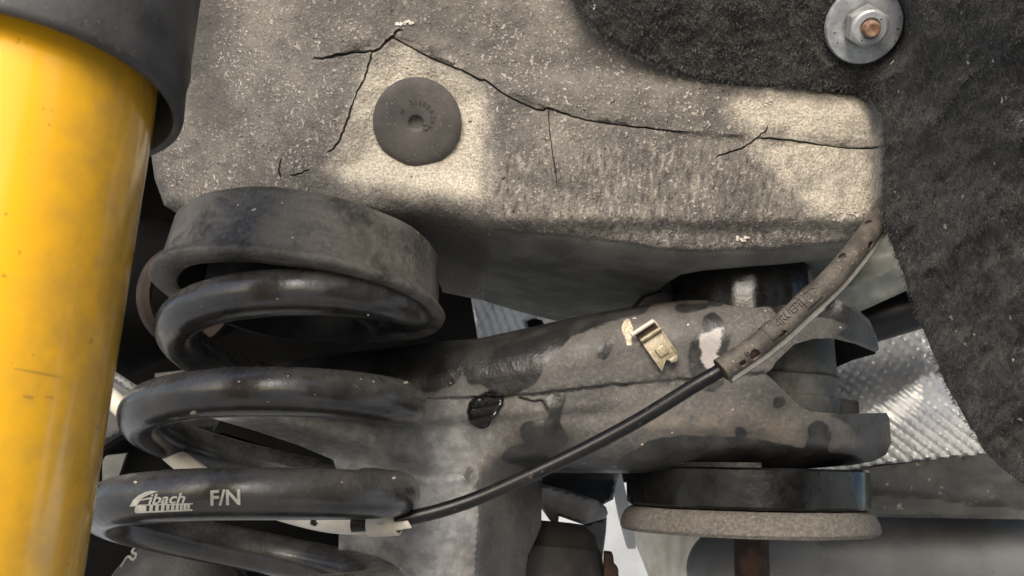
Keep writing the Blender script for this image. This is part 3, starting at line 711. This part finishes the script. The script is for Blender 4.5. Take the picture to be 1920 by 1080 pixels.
chips = []
for cx, cy, r_ in ((760, 718, 4), (738, 897, 3), (676, 712, 2), (362, 773, 6), (255, 905, 4), (448, 716, 2.5), (505, 712, 3), (540, 706, 2), (640, 905, 2.5), (700, 716, 1.8), (590, 740, 1.5), (520, 560, 2), (690, 590, 1.6)):
    pv = [(cx + r_ * rng.uniform(.6, 1.3) * math.cos(6.283 * t / 7), cy + r_ * .7 * rng.uniform(.5, 1.3) * math.sin(6.283 * t / 7)) for t in range(7)]
    chips.append((pv, [tuple(range(7))]))
decal("dirt_fleck", chips, cb, simple("dry_mud", (.22, .2, .165), (.5, .46, .38), 120, .85), spring, .0001, .0003, 6)["kind"] = "stuff"

# ------------------------------------------------------------------ spring cup
def axis_at(py):
    lo, hi = 0.3, 1.2
    for _ in range(50):
        m = (lo + hi) / 2
        if proj((SX + LEAN * (m - ZB), SY, m))[1] > py: lo = m
        else: hi = m
    return lo
ZR = axis_at(573); CX = SX + LEAN * (ZR - ZB) - .003; CAX = (.02, .012, 1)
cup = thing("spring_cup", Vector((CX, SY, ZR)), "dusty grey rubber spring cup clamped over the top of the coil spring", "spring seat")
RCp = .0678
lathe("cup_wall", (CX, SY, ZR), CAX, [(RCp - .010, .004), (RCp - .0105, .0008), (RCp - .009, 0), (RCp + .0005, 0.0002), (RCp + .0022, .0012), (RCp + .0026, .0026), (RCp + .0016, .0042), (RCp - .0004, .0056), (RCp - .0016, .008), (RCp - .0040, .030), (RCp - .0075, .0345), (RCp - .014, .0365), (RCp - .02, .037), (.01, .037), (.01, .034), (RCp - .012, .033), (RCp - .010, .028)],
      MT['cup'], cup, 128, closed_prof=True, sharp=50, jig=lambda a, h: 0.0004 * np.sin(a * 5 + h * 90) + .0003 * np.sin(a * 11 + 2))
lathe("inner_sleeve", (CX - .004, SY + .004, ZR), (0.02, 0, 1), [(.041, -.008), (.0425, -.0075), (.043, .03), (.038, .03), (.0385, -.0075)], MT['blackrub'], cup, 48, closed_prof=True)
# crumbling foam strip on the top coil and the dried mud below it
foam = [helix(a) + Vector((0, -.0036, .0088)) for a in np.linspace(-2.215, -2.005, 30)]
fs = sweep("foam_strip", foam, np.concatenate([np.linspace(.0034, .0030, 24), np.linspace(.0031, .0006, 6)]), MT['foam'], None, 10, jig=lambda u, a: .0006 * np.sin(u * 90 + a * 3) * np.cos(u * 47))
tag(fs, "crumbly black foam strip squeezed between top coil and spring cup", "foam strip")

# ------------------------------------------------------------------ trailing arm
ARM_TOP = [(290, 700), (380, 690), (600, 668), (700, 655), (830, 640), (900, 634), (1000, 612), (1100, 590), (1180, 577), (1300, 560), (1400, 553), (1480, 553), (1560, 558), (1600, 573), (1630, 600), (1644, 630)]
arm_ol = ARM_TOP + [(1648, 656), (1640, 660), (1605, 645), (1560, 634), (1525, 635), (1490, 645), (1455, 678), (1447, 692), (1436, 700), (1470, 733), (1500, 762), (1520, 772), (1575, 776), (1662, 774), (1668, 785),
                    (1671, 830), (1662, 852), (1640, 864), (1600, 872), (1500, 880), (1400, 884), (1200, 887), (1100, 887), (1017, 886), (1015, 985), (1005, 1010), (990, 1040), (980, 1130), (634, 1130), (636, 900), (625, 862), (560, 835), (480, 808), (390, 782), (290, 752)]
WELD = catmull([(800, 748), (900, 745), (980, 741), (1060, 733), (1150, 722), (1250, 713), (1330, 707), (1432, 700)], 8)
WELD = WELD + np.stack([0 * WELD[:, 0], fbm(WELD[:, 0] / 14, WELD[:, 1], 3) * 6], -1)
WELD2 = catmull([(975, 746), (1000, 753), (1016, 752), (1026, 768)], 5)
def crackarm(P): return np.maximum(0.55 * np.clip(1 - linedist(P, WELD) / 3.6, 0, 1) * (0.35 + 0.65 * sstep(-.25, .2, fbm(P[:, 0] / 20, P[:, 1] / 20, 2))), np.clip(1 - linedist(P, WELD2) / 3, 0, 1))
def Darm(x, y):
    P = np.stack([x, y], -1)
    d = 0.480 - 0.020 * sstep(700, 1150, x) + 0.00013 * np.maximum(0, 700 - x)
    d = d + 0.030 * (np.maximum(0, x - 1400) / 260) ** 2                     # wraps round the bush
    wy = interp(x, [(800, 748), (980, 741), (1150, 722), (1330, 707), (1432, 700), (1700, 690)])
    d = d - 0.0022 * sstep(3, -3, y - wy) * sstep(780, 830, x)               # upper shell laps over the lower
    d = d - 0.0035 * sstep(10, -10, y - interp(x, [(700, 800), (800, 796), (1000, 778), (1160, 765), (1300, 740)])) * sstep(700, 780, x) * sstep(1250, 1050, x)
    d = d - 0.010 * np.exp(-(((x - 1010) / 52) ** 2 + ((y - 800) / 46) ** 2))
    d = d + 0.0035 * np.exp(-(((x - 1120) / 60) ** 2 + ((y - 850) / 30) ** 2))
    d = d + 0.0012 * np.exp(-((y - 820) / 14) ** 2) * sstep(1100, 1250, x)
    kw = sstep(850, 905, y + .25 * np.maximum(0, 800 - x)) * sstep(1030, 1015, x)          # the knuckle below: a front face and a receding cheek
    xe = interp(y, [(840, 872), (880, 882), (960, 892), (1080, 884)])
    dk = 0.458 + 0.00075 * np.maximum(0, x - xe - 6) - .006 * sstep(900, 1080, y) + .0025 * fbm(x / 46, y / 46, 3) + .0009 * fbm(x / 12, y / 12, 3)
    d = d * (1 - kw) + dk * kw
    d = d + .010 * np.exp(-((x - 884) / 8) ** 2 - ((y - 892) / 16) ** 2) - .005 * np.exp(-((x - 930 - (y - 880) * .3) / 50) ** 2 - ((y - 880) / 20) ** 2)
    return d + 0.0015 * fbm(x / 70, y / 70, 3) + 0.0004 * fbm(x / 10, y / 10, 2) + 0.002 * crackarm(P) ** .7
STAINS = [
    [(370, 660), (560, 640), (830, 628), (1000, 600), (1100, 580), (1180, 572), (1218, 568), (1206, 588), (1150, 600), (1100, 622), (1062, 640), (1022, 690), (1000, 722), (960, 742), (930, 742), (905, 722), (880, 722), (868, 706), (850, 720), (830, 730), (800, 735), (700, 742), (560, 748), (380, 750)],
    [(1118, 668), (1122, 650), (1138, 634), (1150, 640), (1148, 658), (1135, 676)], [(1266, 572), (1300, 568), (1330, 572), (1318, 582), (1276, 586)], [(1330, 562), (1355, 562), (1360, 570), (1342, 576), (1328, 572)],
    [(1294, 640), (1312, 616), (1318, 595), (1334, 585), (1350, 592), (1360, 612), (1370, 630), (1364, 660), (1372, 690), (1350, 730), (1310, 730), (1292, 690)],
    [(1440, 556), (1560, 556), (1640, 620), (1644, 650), (1600, 640), (1572, 628), (1590, 612), (1560, 600), (1530, 596), (1510, 610), (1480, 600), (1458, 590)],
    [(1515, 800), (1535, 788), (1556, 805), (1558, 830), (1548, 858), (1530, 872), (1500, 862), (1508, 836), (1516, 820)],
    [(1560, 776), (1670, 772), (1668, 800), (1660, 790), (1650, 820), (1640, 838), (1620, 832), (1600, 806), (1580, 790)], [(1604, 850), (1618, 842), (1625, 852), (1612, 864)],
    [(1452, 748), (1468, 744), (1474, 758), (1460, 768), (1448, 762)], [(1380, 800), (1395, 798), (1402, 815), (1390, 822), (1378, 816)],
    [(1020, 742), (1055, 735), (1062, 745), (1050, 790), (1066, 820), (1040, 850), (1010, 850), (975, 820), (985, 790), (1030, 780)],
    [(1240, 820), (1380, 818), (1500, 838), (1620, 856), (1640, 866), (1500, 884), (1240, 888), (1120, 888), (1180, 850)],
    [(980, 830), (1050, 850), (1150, 860), (1120, 886), (1010, 882), (940, 860)],
]
PATCH = [[(1312, 634), (1322, 622), (1340, 616), (1354, 616), (1352, 640), (1346, 665), (1352, 684), (1338, 692), (1318, 684)]]
MUD = [[(1168, 606), (1176, 597), (1184, 606), (1187, 620), (1184, 628), (1184, 645), (1180, 650), (1175, 644), (1172, 630), (1166, 620)]]
EX2 = []
for c in (WELD, WELD2):
    cr = resample(c, 4, False); t = np.gradient(cr, axis=0); t /= np.linalg.norm(t, axis=1)[:, None] + 1e-9; nn = np.stack([-t[:, 1], t[:, 0]], -1)
    for o_ in (0, -2.5, 2.5, -5, 5): EX2.append(cr + nn * o_)
arm = thing("trailing_arm", at(1100, 888, .46), "broad stamped steel trailing arm streaked with oil and dust across the middle", "suspension arm")
winr = lambda x, y: (x > 1430) & (y > 596) & (y < 800)
armshell = relief("arm_shell", arm_ol, Darm, MT['arm'], arm, step=6.5, thick=0.012, rnd=85, rdepth=0.036, extra=EX2, noround=lambda x, y: winr(x, y) | (x > 1645) | ((x > 1530) & (y < 690)) | ((y > 888) & (x < 1018)) | ((y > 780) & (x < 640)),
       attrs=dict(stain=lambda P: sdfs(P, STAINS), patch=lambda P: sdfs(P, PATCH), mud=lambda P: sdfs(P, MUD), crack=crackarm,
                  brown=lambda P: np.maximum(sdf(P, [(900, 872), (960, 884), (950, 930), (900, 930)]) + 10, sdf(P, [(1180, 790), (1300, 760), (1450, 770), (1560, 800), (1620, 850), (1500, 850), (1300, 820), (1180, 815)])),
                  grey=lambda P: np.maximum(sdf(P, [(380, 740), (560, 760), (740, 785), (860, 800), (900, 830), (884, 880), (886, 1000), (880, 1140), (560, 1140), (500, 890), (380, 800)], False) + 10 , sdf(P, [(800, 690), (900, 740), (930, 800), (820, 800), (790, 740)]) - 20)))
ab = bvh_of(armshell)
def dep(bvh, x, y, default=.46):
    h = cast(bvh, x, y)
    return proj(h[0])[2] if h[0] is not None else default
blob = relief("sealant_blob", [(876, 760), (890, 744), (912, 732), (930, 730), (946, 742), (940, 768), (924, 786), (918, 800), (902, 806), (886, 798), (876, 784)],
       lambda x, y: np.array([dep(ab, a, b) for a, b in zip(x, y)]) - .002 - .0022 * np.exp(-((y - 745 + (x - 910) * .2) / 7) ** 2) - .0030 * np.exp(-((y - 784 + (x - 910) * .2) / 6) ** 2) - .0018 * np.exp(-((y - 764 + (x - 910) * .2) / 5) ** 2),
       simple('glossy_sealant', (.004, .004, .004), (.009, .009, .009), 80, .14, 0, .5, .0003, 200), arm, step=3.5, thick=0.006, rnd=9, rdepth=0.004, smooth_outline=True)

relief("collar_shadow", [(1500, 625), (1560, 628), (1600, 636), (1645, 652), (1641, 664), (1600, 675), (1560, 692), (1520, 720), (1480, 700)], lambda x, y: .532 + .02 * ((x - 1560) / 90) ** 2, MT['dark'], arm, step=7, thick=.008, rnd=4, rdepth=.002)  # near-black plate painted for the shadow inside the collar

# sheet metal clip on the arm
cd = dep(ab, 1228, 645) - .0012; sc_ = pxm(cd); co = at(1228, 645, cd)
ux = camdir(math.cos(R_(33)), math.sin(R_(33)), -.03).normalized()
cax = axes(camdir(0.02, 0.22, 1).normalized(), ux)
clip = thing("spring_clip", co, "small golden sheet metal clip stuck on the trailing arm", "clip")
def P2(l): return [(a * sc_, b * sc_) for a, b in l]
prism("plate", co, cax, P2([(-21, 18), (22, 18), (22, -42), (4, -42), (0, -36), (-20, -50)]), 0.0008, 0.0016, MT['brass'], clip, .0003)
prism("emboss", co, cax, P2([(-9, -8), (12, -8), (12, -28), (-9, -28)]), 0.0014, 0.0030, MT['brass'], clip, .0009)
prism("curled_tip", co, cax, P2([(2, -38), (21, -38), (20, -46), (12, -49), (3, -46)]), 0.0012, 0.0032, MT['brass'], clip, .0007)
sweep("fold", [np.array(co) + cax[0] * a * sc_ + cax[1] * 18 * sc_ + cax[2] * .0028 for a in np.linspace(-22, 23, 8)], .0013, MT['brass'], clip, 12)
prism("channel", co, cax, P2([(-22, 33), (20, 33), (21, 20), (-22, 20)]), 0.0004, 0.0016, MT['rustdark'], clip, .0003)
sweep("lip", [np.array(co) + cax[0] * a * sc_ + cax[1] * 37 * sc_ + cax[2] * (.0036) for a in np.linspace(-31, 19, 8)], .0011, MT['cream'], clip, 10)
prism("side_wall", co, cax, P2([(21, 40), (25, 36), (25, -38), (21.5, -40)]), -0.001, 0.0022, MT['brass'], clip, .0003)

# ------------------------------------------------------------------ bush in the arm's eye
bax = (Vector((0, 0, 1)) + camdir(0, 0, 1) * 0.11 + camdir(1, 0, 0) * -0.065).normalized()
bc = at(1397, 915, .522)
bush = thing("arm_bushing", at(1402, 1010, .52), "oily black rubber bushing with a pitted washer in the arm end", "bushing")
q_ = pxm(.522)
lathe("rubber_ring", bc, bax, [(180 * q_, 36 * q_), (217 * q_, 36 * q_), (220 * q_, 32 * q_), (219 * q_, -28 * q_), (215 * q_, -33 * q_), (150 * q_, -34 * q_)], MT['blackgloss'], bush, 96, jig=lambda a, h: .0004 * np.sin(a * 7) + .00025 * np.sin(a * 19 + h * 300))
lathe("washer", bc, bax, [(0, -34 * q_), (192 * q_, -34 * q_), (213 * q_, -36 * q_), (225 * q_, -45 * q_), (231 * q_, -58 * q_), (233 * q_, -72 * q_), (228 * q_, -78 * q_), (0, -81 * q_)], MT['washer'], bush, 96, sharp=45, jig=lambda a, h: .0006 * np.sin(a * 9 + 1) * np.sin(a * 4))
lathe("rubber_tab", bc, bax, [(206 * q_, 36 * q_), (222 * q_, 36 * q_), (222 * q_, 44 * q_), (206 * q_, 45 * q_)], MT['blackgloss'], bush, 40, a0=200, a1=262, ref=(1, 0, 0), closed_prof=True)
q2 = pxm(.512); bu = at(1390, 542, .512)
lathe("upper_ring", bu, bax, [(80 * q2, -60 * q2), (132 * q2, -60 * q2), (131 * q2, 26 * q2), (127 * q2, 32 * q2), (90 * q2, 34 * q2)], MT['blackgloss'], bush, 80, jig=lambda a, h: .0007 * np.sin(a * 6) + .0004 * np.sin(a * 23 + h * 200))
bi = at(1400, 700, .522)
lathe("inner_sleeve", bi, bax, [(162 * q_, -110 * q_), (166 * q_, -60 * q_), (166 * q_, -52 * q_), (160 * q_, -50 * q_), (161 * q_, -14 * q_), (165 * q_, -12 * q_), (160 * q_, -8 * q_), (157 * q_, 80 * q_)], MT['washer'] if False else simple("oily_sleeve", (0.028, 0.026, 0.022), (0.075, 0.07, 0.06), 60, 0.5, 0, 0.4, .0006, 350, (0.12, 0.11, 0.09)), bush, 80)
prism("rubber_buffer", at(1330, 840, .498), axes(Vector((0, 0, 1)), (1, 0, 0)), [(a * q_ + 200 * q_, b * q_) for a, b in [(-70, 30), (62, 30), (62, -30), (-70, -30)]], 35 * q_, 105 * q_, MT['blackrub'], bush, .002)
prism("stop_lug", at(1225, 572, .512), axes(camdir(0, 0, 1), camdir(1, .22, 0)), [(a * pxm(.512), b * pxm(.512)) for a, b in [(-55, -22), (36, -22), (38, 12), (26, 22), (-12, 18), (-44, -6)]], -.02, 0.0, simple("dull_brown_rubber", (0.018, 0.015, 0.014), (0.04, 0.034, 0.03), 60, 0.6), bush, .001)
rb = at(1408, 1005, .535)
lathe("bolt_shank", rb, bax, [(33 * q_, -.06), (33 * q_, .002)], MT['rustdark'], bush, 32)

# ------------------------------------------------------------------ cable in its conduit
def pth(l, n=14):
    c = catmull([tuple(at(*p)) for p in l], n); return c
cable = thing("brake_wear_cable", at(1000, 885, .41), "glossy black cable running diagonally across the arm in a brown conduit", "cable")
sweep("sheath", pth([(1405, 660, .405), (1345, 698, .406), (1300, 724, .407), (1200, 786, .410), (1100, 840, .412), (1000, 888, .413), (900, 932, .413), (830, 956, .411), (770, 971, .409), (720, 980, .407), (660, 984, .408)], 16), 13.6 * pxm(.41), MT['sheath'], cable, 28)
cpath = pth([(1664, 384, .452), (1646, 412, .438), (1610, 462, .420), (1560, 522, .411), (1500, 578, .407), (1430, 640, .404), (1352, 694, .402)], 40)
upv = np.array(camdir(0, .25, 1))
HOLES = [(.125, .55, .016, .33), (.325, .80, .015, .36), (.245, -.85, .012, .40), (.425, -.85, .012, .40), (.775, .70, .013, .30), (.888, .62, .019, .46), (.935, .62, .012, .26)]
def keepc(u, a):
    a = (a + math.pi) % (2 * math.pi) - math.pi
    for hu, ha, du, da in HOLES:
        if ((u - hu) / du) ** 2 + ((a - HSGN * ha) / da) ** 2 < 1: return False
    return True
HSGN = -1
cr_ = 21.5 * pxm(.41)
con = sweep("conduit", cpath, cr_, MT['conduit'], cable, 48, False, up=upv, keep=keepc)
sm = con.modifiers.new("wall", 'SOLIDIFY'); sm.thickness = .0009; sm.offset = -1
sweep("liner", cpath, cr_ * .80, MT['rustdark'], cable, 24, True)
Pc, Tc, _, _ = frames(cpath)
sidev = np.cross(Tc, upv); sidev /= np.linalg.norm(sidev, axis=1)[:, None]
if (NR.T @ sidev[100])[1] > 0: sidev = -sidev
# edge strip of the conduit, in three lengths with a small step between
for u0, u1, o_ in ((.04, .60, 1.03), (.603, .80, 1.12), (.80, .995, 1.06)):
    i0, i1 = int(u0 * (len(cpath) - 1)), int(u1 * (len(cpath) - 1))
    ln = cpath[i0:i1 + 1] + sidev[i0:i1 + 1] * cr_ * o_ - upv * cr_ * .25
    V_, F_ = [], []
    for k in range(len(ln)):
        s1 = sidev[i0 + k]; u1_ = upv / np.linalg.norm(upv)
        for a, b in ((-.30, .42), (.30, .36), (.36, .24), (.36, -.5), (-.30, -.5)): V_.append(ln[k] + s1 * a * cr_ + u1_ * b * cr_)
    for k in range(len(ln) - 1):
        for j in range(5): F_.append((k * 5 + j, k * 5 + (j + 1) % 5, k * 5 + 5 + (j + 1) % 5, k * 5 + 5 + j))
    F_ += [tuple(range(5)), tuple((len(ln) - 1) * 5 + j for j in range(5))]
    mesh_obj("conduit_edge", V_, F_, MT['flange'], cable, sharp=30)
for u0, u1, s1 in ((.595, .665, 1.07), (.775, .82, 1.08), (.985, 1.0, 1.06)):
    i0, i1 = int(u0 * (len(cpath) - 1)), int(u1 * (len(cpath) - 1)) + 1
    o_ = sweep("collar", cpath[i0:i1], cr_ * s1, MT['conduit'], cable, 36, False, up=upv, keep=lambda u, a: not (-2.2 < ((a + math.pi) % (2 * math.pi) - math.pi) < -.5) if u0 < .9 else True)
    sm = o_.modifiers.new("wall", 'SOLIDIFY'); sm.thickness = .0012; sm.offset = -1
conb = bvh_of(sweep("tmp", cpath, cr_, MT['conduit'], None, 48, False, up=upv)); bpy.data.objects.remove(bpy.data.objects["tmp"])
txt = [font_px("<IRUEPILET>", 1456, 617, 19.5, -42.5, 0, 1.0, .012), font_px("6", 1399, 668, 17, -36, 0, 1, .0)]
decal("raised_lettering", txt, conb, simple("letter_shade", (0.03, 0.025, 0.02), (0.05, 0.043, 0.036), 90, .6), cable, .00001, .0008, 4)  # letters coloured darker than the conduit to carry their side shadows
# lower conduit behind the spring
lpath = pth([(-120, 500, .46), (60, 620, .455), (140, 690, .452), (215, 753, .448), (290, 822, .442), (365, 884, .436), (470, 938, .428), (580, 972, .420), (660, 983, .413), (742, 981, .407)], 24)
NOT = [(.62, .35), (.70, -.5), (.735, .2), (.78, -.5), (.80, .3), (.235, -.6), (.17, .3), (.46, -.7)]
lc = sweep("lower_conduit", lpath, 19 * pxm(.42), MT['cream'], cable, 40, False, up=upv, keep=lambda u, a: all(((u - hu) / .0085) ** 2 + ((((a + math.pi) % (2 * math.pi) - math.pi) - ha) / .45) ** 2 > 1 for hu, ha in NOT))
lc["label"] = "cream plastic lower conduit"
sm = lc.modifiers.new("wall", 'SOLIDIFY'); sm.thickness = .001; sm.offset = -1
sweep("liner", lpath, 13.5 * pxm(.42), MT['blackrub'], cable, 20, True)
ep = pth([(694, 984, .408), (720, 983, .4065), (746, 980, .405)], 8)
ec = sweep("end_collar", ep, 23 * pxm(.41), MT['cream'], cable, 36, False); sm = ec.modifiers.new("wall", 'SOLIDIFY'); sm.thickness = .0012; sm.offset = -1
relief("end_flap", [(706, 982), (765, 976), (772, 990), (735, 996), (718, 999), (710, 994)], lambda x, y: .400 + 0 * x, MT['cream'], cable, step=5, thick=.002, rnd=3, rdepth=.0006)

# ------------------------------------------------------------------ heat shield behind the arm
def Dsh(x, y):
    cre = interp(x, [(700, 800), (1560, 800), (1590, 790), (1660, 752), (1730, 705), (1950, 690)])
    d = 0.640 + 0.00035 * np.maximum(0, cre - y) * (x > 1200) - 0.00012 * np.maximum(0, y - cre)
    d = d + .0005 * np.clip(x - 800, 0, 260) * sstep(1400, 1150, x)
    u = np.where(y < cre - 5, (-x * .45 - (x - 1560) * (y - 600) * .0012 + y * .89) / 16.0, (-x * .60 + y * .80) / 16.5)
    u = np.where(x < 1200, (x * .93 - y * .36 + .0022 * (y - 600) ** 2) / 15.0, u)
    v = (x * .86 + y * .50) / 15.0
    ph = 2 * math.pi
    emb = np.sin(u * ph) * (.72 + .28 * np.sin(v * ph)) + .22 * np.sin(v * ph)
    soft = 0.15 + .85 * (1 - np.exp(-((y - cre - 30) / 32) ** 2))
    return d - .0017 * emb * soft + .003 * fbm(x / 130, y / 130, 2)
sh = thing("heat_shield", at(1700, 860, .64), "bright embossed aluminium heat shield behind the arm and black tube", "heat shield")
relief("shield_sheet", [(880, 540), (1060, 560), (1300, 620), (1500, 640), (1640, 628), (1730, 607), (1790, 600), (1900, 760), (1960, 862), (1855, 852), (1640, 872), (1500, 900), (1200, 850), (1000, 700), (900, 660)],
       Dsh, MT['alu'], sh, step=4.5, thick=.0015, rnd=5, rdepth=.002)
relief("hole_shade", [(988, 602), (1000, 597), (1016, 600), (1020, 608), (1012, 615), (992, 616)], lambda x, y: Dsh(x, y) - .006, MT['dark'], sh, step=5, thick=.008, rnd=4, rdepth=.003)  # raised black disc painted for the dark of a hole

# black tube and pale panel above the shield
tb = sweep("black_pipe", pth([(1420, 665, .60), (1560, 622, .595), (1700, 580, .59), (1900, 520, .58)], 10), 43 * pxm(.59), simple("satin_black_pipe", (0.006, 0.006, 0.007), (0.012, 0.012, 0.014), 20, 0.45, 0, .4), None, 40)
tag(tb, "thick black pipe passing above the heat shield behind the felt liner", "pipe")
pp = relief("body_panel", [(1440, 470), (1620, 430), (1760, 420), (1780, 560), (1700, 545), (1600, 590), (1500, 600), (1430, 560)], lambda x, y: .560 + .0004 * (y - 500) * 0 + .006 * fbm(x / 60, y / 40, 3) - .010 * np.exp(-((y - 520 + (x - 1640) * .4) / 22) ** 2),
            MT['palepanel'], None, step=8, thick=.004, rnd=6, rdepth=.003)
tag(pp, "pale grey-green body panel seen between conduit, black pipe and felt", "body panel")

# ------------------------------------------------------------------ silencer and sheet at lower right
ss = relief("splash_sheet", [(1560, 884), (1700, 868), (1860, 850), (1990, 846), (1990, 975), (1560, 968)], lambda x, y: .60 + .004 * fbm(x / 60, y / 25, 4) + .005 * np.exp(-((y - 925 - (x - 1600) * .1) / 12) ** 2), MT['browngrey'], None, step=8, thick=.01, rnd=6, rdepth=.003)
tag(ss, "weathered grey sheet below the heat shield at the right edge", "splash sheet")
sil = thing("silencer", at(1650, 1100, .60), "fat grey steel silencer along the lower right edge", "silencer")
r0 = 110 * pxm(.64)
tq = 1 - np.cos(np.linspace(0, math.pi / 2, 16)); xs_ = np.concatenate([1288 + 175 * tq, np.linspace(1500, 2010, 12)])
spine = np.array([np.array(at(x_, 1070 - (x_ - 1288) * .018, .66)) for x_ in xs_])
rr = np.concatenate([np.sqrt(np.maximum(1e-5, 1 - (1 - tq) ** 2)) * r0, np.full(12, r0)])
sweep("silencer_body", spine, rr, MT['steel'], sil, 72)

# ------------------------------------------------------------------ bracket, mount and bright pieces at bottom centre
bk = thing("cross_bracket", at(1080, 1000, .60), "dark folded bracket behind the arm at the bottom centre", "bracket")
relief("bracket_face", [(1005, 905), (1060, 918), (1120, 938), (1136, 950), (1140, 962), (1136, 972), (1094, 984), (1060, 972), (1048, 968), (1046, 985), (1030, 975), (1016, 955), (1004, 950)], lambda x, y: .60 + .02 * sstep(1100, 1140, x), MT['greydust'], bk, step=6, thick=.008, rnd=6, rdepth=.004)
relief("bracket_cheek", [(1094, 983), (1138, 970), (1136, 1000), (1128, 1060), (1124, 1110), (1096, 1110)], lambda x, y: .612 + .01 * sstep(1094, 1140, x), MT['darkmetal'], bk, step=6, thick=.01, rnd=4, rdepth=.003)
relief("bracket_beam", [(1000, 880), (1164, 880), (1156, 905), (1150, 936), (1128, 948), (1112, 975), (1060, 962), (1000, 935)], lambda x, y: .64 - .00035 * np.abs(y - 900), MT['darkmetal'], bk, step=6, thick=.01, rnd=6, rdepth=.004)
mt = lathe("rubber_mount", at(1030, 1120, .58), (0, 0, 1), [(0, .047), (.020, .046), (.027, .040), (.029, .033), (.032, .030), (.034, .015), (.036, .0), (.030, -.02)], simple("brown_black_rubber", (0.012, 0.010, 0.009), (0.03, 0.026, 0.023), 60, .75), None, 48)
tag(mt, "dark ribbed rubber mount under the bracket at the bottom centre", "rubber mount")
rp = prism("rusty_tab", at(1146, 1080, .57), axes(camdir(0, 0, 1), camdir(1, 0, 0)), [(a * pxm(.57), b * pxm(.57)) for a, b in [(-12, 42), (4, 40), (6, 20), (14, 12), (16, -60), (-16, -60)]], -.008, 0, MT['rustdark'], None, .001)
tag(rp, "narrow rusty brown tab beside the dark bracket", "tab")
po = prism("support_post", at(1163, 950, .66), axes(camdir(0, 0, 1), camdir(1, 0, 0)), [(a * pxm(.66), b * pxm(.66)) for a, b in [(-18, 66), (2, 66), (24, -30), (30, -80), (14, -80), (-2, -20)]], -.012, 0, simple("light_grey_post", (0.42, 0.43, 0.43), (0.55, 0.55, 0.55), 40, .5), None, .001)
tag(po, "light grey post just left of the black bushing ring", "post")
rib = lathe("ribbed_canister", at(1268, 1060, .78), (0.05, 0, 1), [(.008, -.05), (.018, -.02), (.028, .0), (.040, .022), (.046, .045), (.046, .07)], MT['cream'], None, 96, jig=lambda a, h: .0011 * np.cos(a * 18))
tag(rib, "cream ribbed canister below the pitted bushing washer", "canister")

# ------------------------------------------------------------------ dim parts at the left, behind the spring
lf = thing("hub_carrier", at(260, 700, .52), "dark hub carrier with a rusty ring between damper and spring", "hub carrier")
relief("carrier_body", [(150, 412), (300, 408), (420, 430), (480, 600), (400, 640), (330, 668), (280, 684), (240, 705), (180, 690)], lambda x, y: .53 + .03 * ((y - 540) / 130) ** 2 + .0012 * fbm(x / 40, y / 40, 3), MT['dark'], lf, step=8, thick=.03, rnd=30, rdepth=.02)
lathe("rusty_ring", at(345, 556, .515), camdir(1.3, .05, 1), [(.029, 0), (.0295, .006), (.026, .008), (.023, .006), (.023, -.004)], simple('rust_red_seal', (0.012, .006, .004), (.03, .015, .009), 90, .8), lf, 64, closed_prof=True)
bl = thing("lower_link", at(250, 860, .56), "grey dusty lower link behind the coil spring at the left", "link")
relief("link_plate", [(60, 660), (206, 690), (250, 720), (420, 775), (400, 810), (250, 800), (196, 835), (60, 850)], lambda x, y: .525 + .0002 * (x - 150) + .001 * fbm(x / 30, y / 30, 3), MT['greydust'], bl, step=8, thick=.01, rnd=12, rdepth=.01)
relief("link_rib", [(196, 690), (212, 694), (330, 770), (320, 782), (200, 708)], lambda x, y: .512 + 0 * x, MT['greydust'], bl, step=6, thick=.006, rnd=5, rdepth=.004)
db = relief("dark_backing", [(186, 852), (250, 812), (420, 812), (640, 880), (650, 1120), (100, 1120), (170, 880)], lambda x, y: .56 + .01 * fbm(x / 90, y / 90, 3), MT['dark'], None, step=16, thick=.02, rnd=16, rdepth=.01)  # near-black sheet closing the gap behind the lower coils
tag(db, "black shroud filling the gap behind the lower coils", "backing")
st_ = prism("stay_plate", at(205, 905, .535), axes(camdir(0, 0, 1), camdir(1, 0, 0)), [(a * pxm(.535), b * pxm(.535)) for a, b in [(-8, 50), (32, 54), (14, 0), (-4, -26), (-14, -30), (-14, 40)]], -.004, 0, simple("grey_green_stay", (0.06, 0.065, 0.058), (0.11, 0.115, 0.105), 40, .6), None, .0008)
tag(st_, "small grey-green stay plate left of the lowest lettered coil", "stay plate")
dr = thing("drive_shaft_boot", at(330, 1090, .50), "dark boot with a bent wire clamp below the lowest coil", "boot")
lathe("boot", at(330, 1140, .50), camdir(.2, .5, 1), [(.040, -.03), (.040, 0), (.034, .003), (.033, .010), (.036, .013), (.030, .018), (.022, .022), (0, .023)], MT['blackrub'], dr, 64)
sweep("clamp_wire", pth([(228, 1062, .47), (240, 1044, .468), (250, 1050, .467), (256, 1040, .467), (248, 1034, .468), (262, 1020, .47)], 8), .0007, MT['flange'], dr, 10)
for ch in list(COL.objects):
    pass
